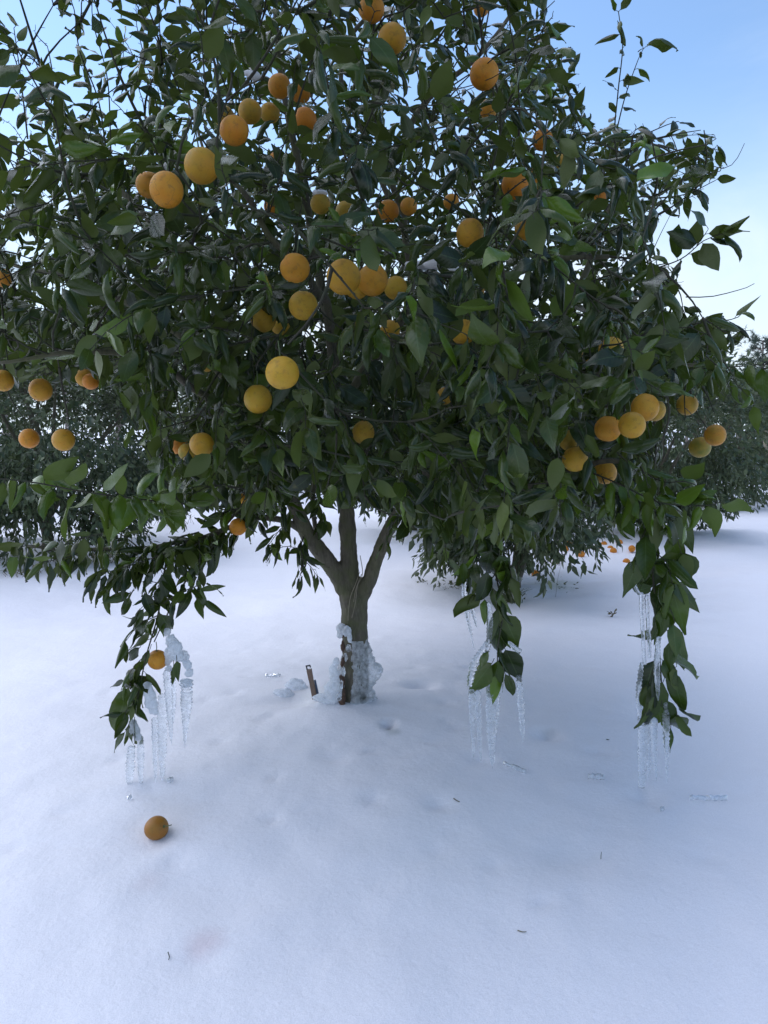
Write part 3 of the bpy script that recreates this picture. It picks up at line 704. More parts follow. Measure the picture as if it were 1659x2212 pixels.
# thin to a minimum spacing so shoots fill the volume evenly
keepi = []
cell = {}
for i, p in enumerate(att):
    key = tuple(np.floor(p/0.18).astype(int)); bad = False
    for a in (-1, 0, 1):
        for b in (-1, 0, 1):
            for c in (-1, 0, 1):
                for j in cell.get((key[0]+a, key[1]+b, key[2]+c), ()):
                    if np.sum((att[j]-p)**2) < SPC[i]**2: bad = True
    if not bad: keepi.append(i); cell.setdefault(key, []).append(i)
att = att[keepi]
OPN = np.array([b[2] for b in ORB])
def blocks(pts, lim=.75, grow=1.0):
    u_, v_, z_ = proj(np.asarray(pts)); m = np.zeros(len(u_), bool)
    for k in range(len(O_U)):
        if OPN[k] >= lim: m |= ((u_-O_U[k])**2+(v_-O_V[k])**2 < (O_RP[k]*grow)**2) & (z_ < O_Z[k]-.02)
    return m
att = att[~blocks(att, .75, 1.15)]
NATT = len(att)
stem_top = O_C + np.array([0, 0, 1.])*(O_R[:, None]+.035) + RNG.normal(0, .012, (len(O_C), 3))
allatt = np.concatenate([att, stem_top]); is_orange = np.concatenate([np.zeros(NATT, bool), np.ones(len(O_C), bool)])
n0 = np.array(NODES); dmin = np.array([np.min(np.sum((n0-p)**2, 1)) for p in allatt])
order = np.argsort(dmin)
NP = np.zeros((60000, 3)); ND = np.zeros((60000, 3)); nn = len(NODES)
NP[:nn] = NODES; ND[:nn] = DIRS
twig_paths = []; shoots_at = []
for i in order:
    p = allatt[i]; dv = p - NP[:nn]; dist = np.linalg.norm(dv, axis=1)+1e-6
    cost = dist*(1.35-.55*(dv*ND[:nn]).sum(1)/dist) + np.where(dist < .03, .05, 0)
    j = int(np.argmin(cost)); a = NP[j]; L = dist[j]
    m = max(2, int(L/.05)); t = np.linspace(0, 1, m+1)[:, None]
    d0 = unit(ND[j]*.6+dv[j]/L*.8)
    mid = a + d0*L*.45 + RNG.normal(0, .06, 3)*L
    path = (1-t)**2*a + 2*t*(1-t)*mid + t*t*p
    g = unit(np.gradient(path, axis=0))
    k = len(path)-1
    NP[nn:nn+k] = path[1:]; ND[nn:nn+k] = g[1:]; nn += k
    twig_paths.append((path, L, bool(is_orange[i])))
    if not is_orange[i]: shoots_at.append((path, g[-1]))
twigs = Acc()
for path, L, io in twig_paths:
    r1 = .0017 if not io else .0022
    if blocks(path[1:-1] if io else path).sum() > (1 if io else 0): continue
    v, f = tube(path, np.linspace(r1+.0035*min(1.2, L/.4)+.0006, r1, len(path)), 5, cap=False); twigs.add(v, f)

LS = LeafSet(6, 2, 32, 5, 0.55, M_LEAF)
LEAFSETS.append(('tree', LS))
UP = np.array([0, 0, 1.])
for path, d in shoots_at:
    p = path[-1]; rel = (p-CC)/CR; out = unit(rel)
    high = np.clip((p[2]-1.7)/1.2, -1, 1)
    sd_ = unit(d*.8 + out*.6 + UP*(.55*high) + RNG.normal(0, .35, 3))
    Ls = RNG.uniform(.14, .30); n = 7; tt = np.linspace(0, 1, n)[:, None]
    sag = -UP*(.35 if high < 0 else .10)*Ls
    pts = p + sd_*Ls*tt + sag*tt**2 + np.cumsum(RNG.normal(0, .006, (n, 3)), 0)*tt
    iu_, iv_, _z = proj(pts); inn = inside(iu_, iv_)
    if not inn.all():
        n = max(1, int(np.argmin(inn)))
        if n < 3: continue
        pts = pts[:n]
    if blocks(pts).any(): continue
    size = .092 if high > .25 else .100
    shoot(LS, twigs, pts, .0022, .021 if high < .4 else .023, size, droop=.35+.35*max(0, -high)+.15*RNG.random(), start=0)
    # older leaves back along the carrying twig
    if len(path) > 3 and not blocks(path).any():
        shoot(LS, twigs, path[len(path)//2:], .0018, .045, size, droop=.5)
def hang(pts, rad, spacing, size, **kw):
    c = catmull(np.array([PY(*q) for q in pts]), .02); shoot(LS, twigs, c, rad, spacing, size, **kw)
N_AUTO = len(LS.P)
Y_A, Y_B, Y_C = 2.56, 2.42, 2.46
# drooping outer sprays seen one by one
A_ = dict(droop=.5, spread=(.7, 1.25), jitter=.6, wide=.9, rnd=None)
hang([(430, 1150, 2.78), (375, 1170, 2.70), (354, 1240, 2.62), (342, 1325, 2.58), (315, 1420, 2.56), (300, 1495, 2.55), (282, 1565, 2.55)], .0042, .030, .090, start=.20, **A_)
hang([(340, 1330, 2.58), (300, 1350, 2.54), (272, 1385, 2.52)], .0022, .042, .095, **A_)
hang([(318, 1412, 2.56), (290, 1440, 2.53), (268, 1475, 2.52)], .0022, .042, .095, **A_)
hang([(303, 1480, 2.55), (282, 1515, 2.53), (268, 1550, 2.52)], .002, .042, .09, **A_)
hang([(348, 1275, 2.59), (318, 1300, 2.55), (296, 1325, 2.53)], .002, .042, .09, **A_)
hang([(344, 1310, 2.58), (372, 1290, 2.52), (400, 1275, 2.5), (440, 1262, 2.48)], .0022, .026, .085, **A_)
hang([(430, 1160, 2.72), (432, 1215, 2.62), (425, 1265, 2.6)], .0022, .024, .085, **A_)
hang([(350, 1262, 2.6), (318, 1255, 2.6), (290, 1262, 2.58)], .0018, .024, .075, **A_)
hang([(500, 1140, 2.88), (420, 1165, 2.74), (300, 1183, 2.66), (190, 1190, 2.6), (60, 1178, 2.55), (30, 1190, 2.53)], .004, .0150, .118, droop=.95, wide=.85, spread=(.5, 1.3), start=.03)
hang([(420, 1165, 2.74), (345, 1200, 2.62), (270, 1225, 2.55), (215, 1240, 2.5)], .003, .016, .115, droop=.85, wide=.9)
hang([(470, 1150, 2.8), (410, 1185, 2.66), (380, 1215, 2.6)], .003, .012, .10, droop=.7, wide=.9)
hang([(330, 1183, 2.68), (290, 1215, 2.58), (250, 1250, 2.55), (225, 1268, 2.53)], .0026, .014, .10, droop=.7, wide=.85)
hang([(520, 1135, 2.92), (455, 1185, 2.7), (420, 1240, 2.62)], .0026, .015, .095, droop=.7, wide=.85)
hang([(190, 1190, 2.6), (140, 1205, 2.5), (90, 1215, 2.46)], .0026, .016, .10, droop=.8, wide=.85)
hang([(300, 1183, 2.66), (250, 1150, 2.55), (190, 1160, 2.5), (130, 1172, 2.45)], .0025, .022, .09, droop=.9, wide=.8)
hang([(560, 1121, 3.0), (480, 1095, 2.7), (395, 1088, 2.35), (300, 1078, 2.0), (180, 1062, 1.78), (60, 1040, 1.66), (-60, 1030, 1.6)], .0035, .020, .108, droop=.55, fresh=.42, wide=1.15, start=.40, spread=(.5, 1.4), jitter=1.0)
hang([(390, 1088, 2.35), (350, 1030, 2.25), (310, 955, 2.2), (280, 890, 2.2)], .0026, .05, .095, droop=.6, fresh=.35, wide=1.2)
hang([(560, 1115, 3.0), (520, 1060, 2.7), (440, 1050, 2.5), (400, 1060, 2.4)], .003, .026, .095, droop=.7, wide=1.0)
hang([(655, 1160, 3.12), (650, 1185, 3.02), (655, 1215, 2.98), (648, 1245, 2.96)], .003, .016, .095, droop=.95, wide=.66, spread=(.3, .9))
hang([(620, 1128, 3.08), (600, 1150, 2.98), (582, 1175, 2.95)], .0024, .018, .09, droop=.8, wide=.8)
hang([(566, 1121, 3.0), (540, 1120, 2.9), (505, 1105, 2.8), (480, 1110, 2.75)], .0026, .018, .105, droop=.7, wide=1.0)
hang([(640, 1105, 3.1), (610, 1085, 2.95), (575, 1080, 2.85), (545, 1095, 2.8)], .0026, .018, .105, droop=.8, wide=1.0)
hang([(672, 1060, 3.35), (690, 1090, 3.2), (700, 1125, 3.15)], .0022, .022, .1, droop=.9, wide=1.0)
hang([(900, 1050, 3.07), (885, 1095, 2.95), (880, 1135, 2.9)], .0024, .020, .1, droop=.9, wide=.9)
hang([(940, 1060, 3.0), (930, 1110, 2.9), (925, 1155, 2.85)], .0024, .020, .1, droop=.9, wide=.9)
hang([(650, 1190, 3.0), (625, 1180, 2.95), (600, 1185, 2.93), (585, 1195, 2.92)], .002, .017, .07, droop=.9, wide=.7)
hang([(652, 1205, 2.98), (672, 1225, 2.95), (685, 1245, 2.95)], .002, .018, .075, droop=.7, wide=.6, spread=(.2, .7))
B_ = dict(droop=.9, spread=(.75, 1.3), jitter=.8, wide=1.15)
hang([(1062, 1150, 2.5), (1030, 1180, 2.46), (1020, 1225, 2.44)], .0024, .032, .13, **B_)
hang([(1064, 1180, 2.47), (1095, 1205, 2.42), (1105, 1245, 2.4)], .0024, .032, .13, **B_)
hang([(1070, 1240, 2.44), (1050, 1265, 2.4), (1042, 1290, 2.39)], .0022, .07, .12, **B_)
hang([(1090, 1050, 2.76), (1062, 1120, 2.55), (1064, 1200, 2.46), (1080, 1285, 2.42), (1086, 1330, 2.42), (1076, 1395, 2.42), (1074, 1450, 2.42)], .004, .055, .115, start=.22, **B_)
hang([(1000, 1100, 2.9), (1000, 1160, 2.75), (1010, 1220, 2.7), (1015, 1250, 2.68)], .0026, .022, .075, droop=.9, wide=.9)
hang([(950, 1120, 3.0), (960, 1165, 2.95), (965, 1210, 2.9)], .0024, .024, .075, droop=.9, wide=.8)
hang([(870, 1100, 3.1), (850, 1130, 2.95), (835, 1170, 2.9)], .0022, .024, .085, droop=1.0, wide=.8)
C_ = dict(droop=.75, spread=(.6, 1.2), jitter=.8, wide=1.12)
hang([(1330, 1005, 2.5), (1390, 1060, 2.48), (1404, 1140, 2.46), (1410, 1240, 2.46), (1420, 1335, 2.46), (1426, 1430, 2.46), (1432, 1520, 2.46)], .0042, .060, .115, start=.16, fresh=.18, **C_)
hang([(1404, 1130, 2.46), (1385, 1165, 2.42), (1380, 1205, 2.4)], .0024, .032, .14, fresh=.2, **C_)
hang([(1410, 1190, 2.46), (1440, 1215, 2.42), (1452, 1260, 2.4)], .0024, .032, .14, fresh=.2, **C_)
hang([(1414, 1290, 2.46), (1445, 1310, 2.42), (1458, 1345, 2.4)], .0022, .08, .125, fresh=.2, **C_)
hang([(1430, 1480, 2.46), (1408, 1500, 2.43), (1404, 1530, 2.42)], .002, .08, .12, **C_)
hang([(1390, 1060, 2.48), (1440, 1105, 2.44), (1462, 1160, 2.42), (1472, 1195, 2.42)], .0026, .08, .115, fresh=.2, **C_)
hang([(1420, 1340, 2.46), (1440, 1360, 2.44), (1455, 1390, 2.43), (1462, 1440, 2.43)], .0022, .08, .105, fresh=.2, **C_)
hang([(1426, 1430, 2.46), (1410, 1450, 2.45), (1402, 1480, 2.45)], .002, .08, .1, **C_)
hang([(1432, 1500, 2.46), (1450, 1530, 2.44), (1466, 1550, 2.44)], .0018, .08, .08, **C_)
hang([(1250, 1010, 2.55), (1330, 1042, 2.38), (1425, 1085, 2.28), (1520, 1092, 2.22), (1555, 1085, 2.2)], .0034, .020, .108, droop=.5, fresh=.6, wide=1.2, start=.05)
hang([(1230, 1010, 2.6), (1290, 1060, 2.5), (1380, 1080, 2.42), (1440, 1120, 2.4)], .003, .018, .10, droop=.7, wide=1.0)
hang([(1360, 1000, 2.45), (1430, 1040, 2.35), (1480, 1040, 2.3), (1530, 1060, 2.3)], .0028, .024, .105, droop=.6, fresh=.4, wide=1.1)
hang([(1120, 1050, 2.75), (1130, 1110, 2.62), (1145, 1150, 2.58)], .0026, .030, .10, droop=.8, wide=1.0)
hang([(1020, 1060, 2.93), (1030, 1120, 2.8), (1035, 1160, 2.72)], .0026, .030, .095, droop=.8, wide=1.0)
hang([(1300, 1030, 2.44), (1320, 1080, 2.4), (1335, 1120, 2.38)], .0026, .026, .1, droop=.9, fresh=.3, wide=1.1)
hang([(1200, 1030, 2.65), (1190, 1090, 2.6), (1180, 1140, 2.58)], .0026, .026, .1, droop=.9, wide=1.1)
# the large leaves of the three drooping sprays: (base u, v, tip u, v, width, fresh)
def big_leaves(rows, y):
    for (u0, v0, u1, v1, w, fr) in rows:
        p0 = PY(u0, v0, y+RNG.uniform(-.05, .03)); p1 = PY(u1, v1, y+RNG.uniform(-.07, .05)); d = p1-p0; L = np.linalg.norm(d)
        nrm = -unit(p0-CAMP) + RNG.normal(0, .32, 3) + np.array([0, 0, .25])
        var = int(RNG.integers(18, 32)); LS.add(p0, unit(d), nrm, L*1.06, w*1.0, var, RNG.random()**1.3, fr)
        v, f = tube(np.array([p0-unit(d)*.016+[0, 0, .006], p0-unit(d)*.006, p0+unit(d)*.004]), [.0013, .0012, .001], 4, cap=False); twigs.add(v, f)
big_leaves([(1087, 1328, 1121, 1400, 1.45, 0), (1092, 1404, 1125, 1472, 1.5, 0), (1092, 1457, 1114, 1503, .95, 0), (1077, 1354, 1066, 1430, 1.1, 0), (1073, 1317, 1057, 1387, .75, 0), (1062, 1433, 1012, 1497, 1.0, .2),
            (1077, 1428, 1058, 1522, .62, .2), (1055, 1406, 1031, 1450, .9, .25), (1051, 1236, 1051, 1308, 1.3, 0), (1070, 1282, 1100, 1325, .9, .15), (1040, 1253, 1009, 1307, .9, 0), (1073, 1212, 1124, 1252, .95, 0),
            (1073, 1236, 1121, 1264, .9, .45), (1060, 1190, 1042, 1262, 1.0, 0), (1080, 1200, 1092, 1270, 1.0, .1), (1064, 1270, 1078, 1330, .8, 0), (1000, 1215, 1003, 1262, 1.0, .1)], Y_B)
big_leaves([(1393, 1192, 1380, 1270, 1.25, .1), (1432, 1208, 1386, 1284, 1.2, 0), (1480, 1195, 1494, 1262, 1.4, .15), (1446, 1205, 1463, 1270, 1.0, .3), (1434, 1256, 1407, 1330, 1.2, 0), (1446, 1250, 1480, 1366, 1.0, .45),
            (1436, 1316, 1409, 1394, .95, .3), (1446, 1309, 1447, 1367, .85, .3), (1453, 1352, 1488, 1454, .8, .3), (1451, 1400, 1497, 1479, 1.2, .4), (1412, 1428, 1388, 1514, 1.2, 0), (1432, 1474, 1393, 1562, 1.0, .1),
            (1446, 1446, 1486, 1555, .8, .15), (1434, 1510, 1452, 1577, 1.2, .15), (1428, 1525, 1415, 1574, 1.0, .3), (1466, 1527, 1510, 1582, .55, 0), (1463, 1547, 1471, 1592, 1.1, .2), (1449, 1572, 1447, 1624, .45, .3),
            (1445, 1388, 1440, 1478, .6, .1), (1400, 1118, 1384, 1192, .9, .15), (1428, 1112, 1438, 1182, 1.1, .5), (1465, 1108, 1496, 1192, .9, .1), (1408, 1165, 1402, 1240, 1.1, .1), (1446, 1160, 1478, 1230, 1.0, .1)], Y_C)
big_leaves([(312, 1281, 330, 1332, 1.1, 0), (310, 1316, 280, 1364, .95, 0), (287, 1360, 262, 1398, .9, 0), (321, 1336, 283, 1395, 1.0, .1), (279, 1290, 265, 1338, .85, 0), (281, 1281, 222, 1301, .85, 0), (347, 1327, 376, 1373, .95, 0),
            (301, 1400, 268, 1432, .8, 0), (323, 1404, 300, 1452, .7, .1), (294, 1450, 255, 1486, 1.0, 0), (268, 1470, 239, 1484, .9, 0), (279, 1485, 246, 1577, .6, .1), (273, 1537, 249, 1592, 1.05, 0), (270, 1581, 238, 1620, .8, .1),
            (299, 1459, 317, 1495, 1.1, 0), (286, 1522, 319, 1557, .8, .1), (290, 1559, 282, 1617, .9, .1), (382, 1428, 386, 1472, .9, .1), (375, 1439, 373, 1487, .5, .1), (413, 1277, 381, 1332, .6, 0), (426, 1292, 440, 1336, 1.05, 0),
            (439, 1297, 485, 1329, .6, 0), (430, 1275, 485, 1264, .5, 0), (350, 1265, 330, 1315, 1.0, 0), (352, 1240, 385, 1290, 1.0, 0), (330, 1235, 300, 1280, .9, 0)], Y_A)
# shoots standing against the sky
hang([(1345, 385, 2.9), (1328, 300, 2.75), (1335, 200, 2.68), (1345, 100, 2.65), (1336, 25, 2.64)], .0034, .034, .075, droop=.35, start=.15, var=None)
hang([(1330, 290, 2.75), (1350, 210, 2.7), (1378, 130, 2.68), (1390, 105, 2.66)], .0026, .05, .08, droop=.3)
hang([(1378, 112, 2.68), (1384, 107, 2.67), (1392, 104, 2.66)], .0018, .5, .135, droop=.25, wide=1.5, spread=(1.0, 1.3))
hang([(1330, 300, 2.78), (1390, 290, 2.7), (1440, 270, 2.66), (1465, 262, 2.65)], .003, .04, .075, droop=.35)
hang([(1345, 380, 2.88), (1430, 350, 2.75), (1500, 330, 2.7), (1545, 320, 2.68)], .003, .026, .085, droop=.5)
hang([(1400, 430, 2.8), (1480, 420, 2.7), (1545, 390, 2.66)], .003, .03, .09, droop=.6)
hang([(1400, 585, 2.7), (1470, 560, 2.5), (1520, 520, 2.4), (1560, 505, 2.36)], .003, .03, .108, droop=.35, wide=1.15, start=.45)
hang([(1505, 530, 2.42), (1520, 510, 2.38), (1530, 495, 2.36)], .002, .03, .12, droop=-.3, wide=1.3)
hang([(1400, 700, 2.7), (1490, 700, 2.55), (1580, 690, 2.5), (1600, 680, 2.48)], .003, .024, .088, droop=.4)
hang([(1450, 800, 2.7), (1540, 795, 2.4), (1620, 790, 2.25), (1680, 785, 2.2)], .003, .03, .105, droop=.7, fresh=.3)
hang([(1560, 790, 2.35), (1600, 840, 2.25), (1630, 870, 2.2)], .002, .04, .105, droop=.6, fresh=.5)
hang([(1390, 590, 2.7), (1420, 520, 2.6), (1445, 470, 2.55)], .002, .5, .06)
# shoots against the sky on the left
hang([(230, 330, 2.75), (212, 215, 2.62), (172, 110, 2.55), (160, 20, 2.5), (135, -40, 2.48)], .0032, .02, .08, droop=.3, start=.25)
hang([(240, 330, 2.75), (232, 170, 2.65), (200, 40, 2.6), (205, -60, 2.6)], .0028, .026, .075, droop=.4, start=.4)
hang([(390, 200, 2.6), (340, 90, 2.5), (300, 20, 2.45), (270, -40, 2.4)], .003, .035, .09, droop=.3)
hang([(60, 300, 2.7), (45, 170, 2.6), (30, 60, 2.55)], .0032, .022, .09, droop=.4, start=.1)
hang([(-40, 300, 2.7), (-10, 330, 2.5), (10, 380, 2.4)], .003, .04, .09, droop=.4)
# fresh light green tips
hang([(760, 620, 2.2), (752, 560, 2.0), (748, 515, 1.93), (740, 490, 1.92)], .0028, .018, .078, droop=.35, fresh=.75, wide=1.1, start=.3)
hang([(748, 540, 1.97), (780, 515, 1.9), (810, 505, 1.88)], .002, .022, .075, droop=.5, fresh=.8, wide=1.0)
hang([(1080, 430, 2.2), (1140, 385, 2.0), (1200, 375, 1.95), (1250, 380, 1.92)], .0028, .022, .085, droop=.45, fresh=.7, wide=1.05)
hang([(1180, 560, 2.2), (1215, 520, 2.0), (1240, 490, 1.95)], .0026, .025, .1, droop=.2, fresh=.6, wide=1.1)
hang([(400, 330, 2.3), (360, 310, 2.1), (325, 290, 2.0), (300, 270, 1.98)], .0026, .03, .105, droop=.1, fresh=.65, wide=1.2)
hang([(320, 130, 2.4), (290, 120, 2.3), (270, 110, 2.28)], .0024, .03, .095, droop=.3, fresh=.5, wide=1.2)
hang([(1140, 200, 2.3), (1150, 175, 2.2), (1165, 165, 2.15)], .0022, .022, .08, droop=.1, fresh=.7)
hang([(450, 760, 2.5), (430, 720, 2.2), (425, 690, 2.15)], .002, .06, .1, droop=.3, fresh=.6)
LS.freeze()
# drop leaves outside the outline, inside fruit, or right in front of openly hanging fruit
V3 = LS.verts(np.arange(len(LS.P)))
mid = V3.mean(1); tipv = V3[:, -3]; basev = V3[:, 2]
km = np.ones(len(mid), bool); auto = np.arange(len(mid)) < N_AUTO
um, vm_, zm = proj(mid); ut, vt, zt = proj(tipv); ub, vb, zb = proj(basev)
km &= ~(auto & ~inside(um, vm_)); km &= ~(auto & (RNG.random(len(um)) > window(um, vm_)**.6))
km &= ~(auto & (ut > 1280) & ~inside(ut, vt))
km &= zm > 1.2
for c, r, op in zip(O_C, O_R, range(len(O_R))):
    cl = ORB[op][2]
    for q in (mid, tipv*.7+basev*.3, tipv*.3+basev*.7, tipv):
        km &= np.linalg.norm(q-c, axis=1) > r*1.08
    rr = O_RP[op]*(0.30+.58*cl) if cl > .35 else O_RP[op]*.35
    for (a, b, zz) in ((um, vm_, zm), (ut, vt, zt), (ub, vb, zb), ((um+ut)/2, (vm_+vt)/2, zt), ((um+ub)/2, (vm_+vb)/2, zb)):
        hit = ((a-O_U[op])**2 + (b-O_V[op])**2 < rr**2) & (zz < O_Z[op])
        km &= ~(hit & (RNG.random(len(a)) < .35+.66*cl))
LS.keep(km)
# ice-free bare twigs against the sky and dead twig bits
for pts, r in [([(1480, 642, 2.5), (1540, 640, 2.45), (1590, 626, 2.42), (1625, 612, 2.4)], .0020), ([(1500, 340, 2.7), (1560, 362, 2.6), (1590, 340, 2.57), (1602, 310, 2.55)], .0018),
               ([(1575, 712, 2.5), (1605, 714, 2.48), (1626, 710, 2.46)], .0013), ([(970, 190, 2.3), (1060, 130, 2.1), (1130, 70, 2.05), (1200, 0, 2.0)], .0022),
               ([(955, 200, 2.3), (1060, 165, 2.1), (1150, 110, 2.05)], .0018), ([(1484, 800, 2.55), (1480, 860, 2.5), (1484, 905, 2.48)], .0034), ([(1480, 880, 2.5), (1510, 915, 2.7), (1535, 930, 2.8)], .0016),
               ([(0, 620, 2.4), (10, 700, 2.35), (20, 780, 2.32)], .004), ([(300, 1270, 2.64), (310, 1240, 2.63), (308, 1200, 2.62)], .003)]:
    c = catmull(np.array([PY(*q) for q in pts]), .03); c += np.cumsum(RNG.normal(0, .0012, c.shape), 0)
    v, f = tube(c, np.linspace(r, r*.5, len(c)), 5); twigs.add(v, f)
tag(link('twigs', twigs.mesh('twigs', M_TWIG, ROOT), root), kind='stuff')
# dry strands against the trunk, strip of exposed wood
for pts in [[(777, 1235, 3.19), (768, 1262, 3.17), (757, 1290, 3.165), (753, 1320, 3.18), (752, 1340, 3.18)], [(781, 1240, 3.19), (772, 1265, 3.168), (768, 1300, 3.165), (760, 1335, 3.17)], [(778, 1200, 3.2), (783, 1240, 3.185), (770, 1268, 3.165), (764, 1300, 3.163)]]:
    c = catmull(np.array([PY(*q) for q in pts]), .012); v, f = tube(c, np.full(len(c), .0017), 5)
    link('dry_strand', mesh_np('dry_strand', v-ROOT, f, M_DRY), root)
acc = Acc()
for (u, v_, y, r, sx) in [(742, 1362, 3.19, .02, (.7, .5, 1.6)), (741, 1395, 3.19, .02, (.6, .5, 1.6)), (740, 1430, 3.19, .018, (.6, .5, 1.8)), (739, 1470, 3.19, .02, (.7, .5, 1.8)), (739, 1505, 3.185, .026, (.8, .5, 1.6)), (741, 1530, 3.18, .024, (.8, .5, 1.2))]:
    v, f = ico(PY(u, v_, y), r, 2, sx); acc.add(v, f)
link('exposed_wood', remeshed('exposed_wood', np.concatenate(acc.v), np.concatenate(acc.f), .005, M_WOOD, .008, 40, 1, ROOT, .003, 130), root)

# ------------------------------------------------------------------ fruit
def fruit_mesh(k, obl):
    g = np.random.default_rng(100+k); n, m = 22, 32
    th = np.linspace(0, math.pi, n); ph = np.arange(m)*2*math.pi/m
    T, PH = np.meshgrid(th, ph, indexing='ij')
    rr = 1 + .018*np.sin(PH*2+g.random()*6)*np.sin(T) + .012*np.sin(PH*3+g.random()*6)*np.sin(T)**2 + .015*np.cos(T*2+g.random())
    rr -= .06*np.exp(-(T/.16)**2) + .03*np.exp(-((math.pi-T)/.12)**2)
    v = np.stack([rr*np.sin(T)*np.cos(PH), rr*np.sin(T)*np.sin(PH), obl*rr*np.cos(T)], -1).reshape(-1, 3)
    i = (np.arange(n-1)[:, None]*m); j = np.arange(m)[None, :]; j2 = (j+1) % m
    return mesh_np('orange', v, np.stack([i+j, i+m+j, i+m+j2, i+j2], -1).reshape(-1, 4), M_ORANGE)
FRUIT = [fruit_mesh(k, o) for k, o in enumerate((.96, .98, 1.0, 1.02, .95))]
def stem_mesh():
    a = Acc(); v, f = tube(np.array([[0, 0, .90], [.02, .01, 1.1], [.06, 0, 1.35], [.05, .02, 1.9]]), [.05, .045, .04, .04], 6); a.add(v, f)
    for k in range(5):     # green calyx star
        an = k*1.2566; d = np.array([math.cos(an), math.sin(an), 0]); s = np.array([-d[1], d[0], 0])
        v = np.array([d*.02+s*.06, d*.02-s*.06, d*.17-s*.02, d*.17+s*.02]) + [0, 0, .965]; v[2:, 2] += .015
        a.add(v, np.array([[0, 1, 2, 3]]))
    return a.mesh('stem', M_STEM)
STEM = stem_mesh()
def orange(c, r, ripe, green, scar, label, group=None, stem=True, k=0, tilt=.25):
    o = link('orange', FRUIT[k % 5]); o.location = tuple(c); o.scale = (r, r, r)
    o.rotation_euler = (random.uniform(-tilt, tilt), random.uniform(-tilt, tilt), random.uniform(0, 6.28))
    o['ripe'] = float(ripe); o['green'] = float(green); o['scar'] = float(scar)
    tag(o, label, 'orange', group)
    if stem: link('stem', STEM, o)
    return o
for k, (q, b) in enumerate(zip(ORANGES, ORB)):
    orange(b[0], b[1], q[4], q[5], q[6], q[7], 'oranges hanging in the tree', True, k)
g0 = ground_at(337, 1812)
orange(g0+np.array([0, .01, .031]), .0375, .85, .25, 0, 'single dull brown-orange fruit lying on the snow in the open foreground', None, True, 2, 1.2).rotation_euler = (1.1, .5, .8)
bpy.data.objects[[o.name for o in COL.objects if o.name.startswith('orange') and o.get('category') == 'orange'][-1]]['dull'] = 0.55
FALL = [(1277, 1191), (1258, 1185), (1267, 1180), (1250, 1197), (1350, 1191), (1322, 1206), (1365, 1180), (1187, 1186), (1206, 1204), (1240, 1176), (1300, 1182), (1225, 1190), (1335, 1180), (1312, 1195)]
for k, (u, v) in enumerate(FALL):
    g = ground_at(u, v); orange(g+np.array([random.uniform(-.12, .12), random.uniform(-.25, .2), +.004+.018*random.random()]), .037, 1.0, 0, 0, 'bright fallen orange sunk in the snow under the background trees', 'fallen oranges under the background trees', False, k, 1.5)
g = ground_at(1157, 1243); orange(g+np.array([0, 0, .014]), .037, 1.0, 0, 0, 'reddish fallen orange beside the trunk of the background orange tree', None, False, 3, 1.5)

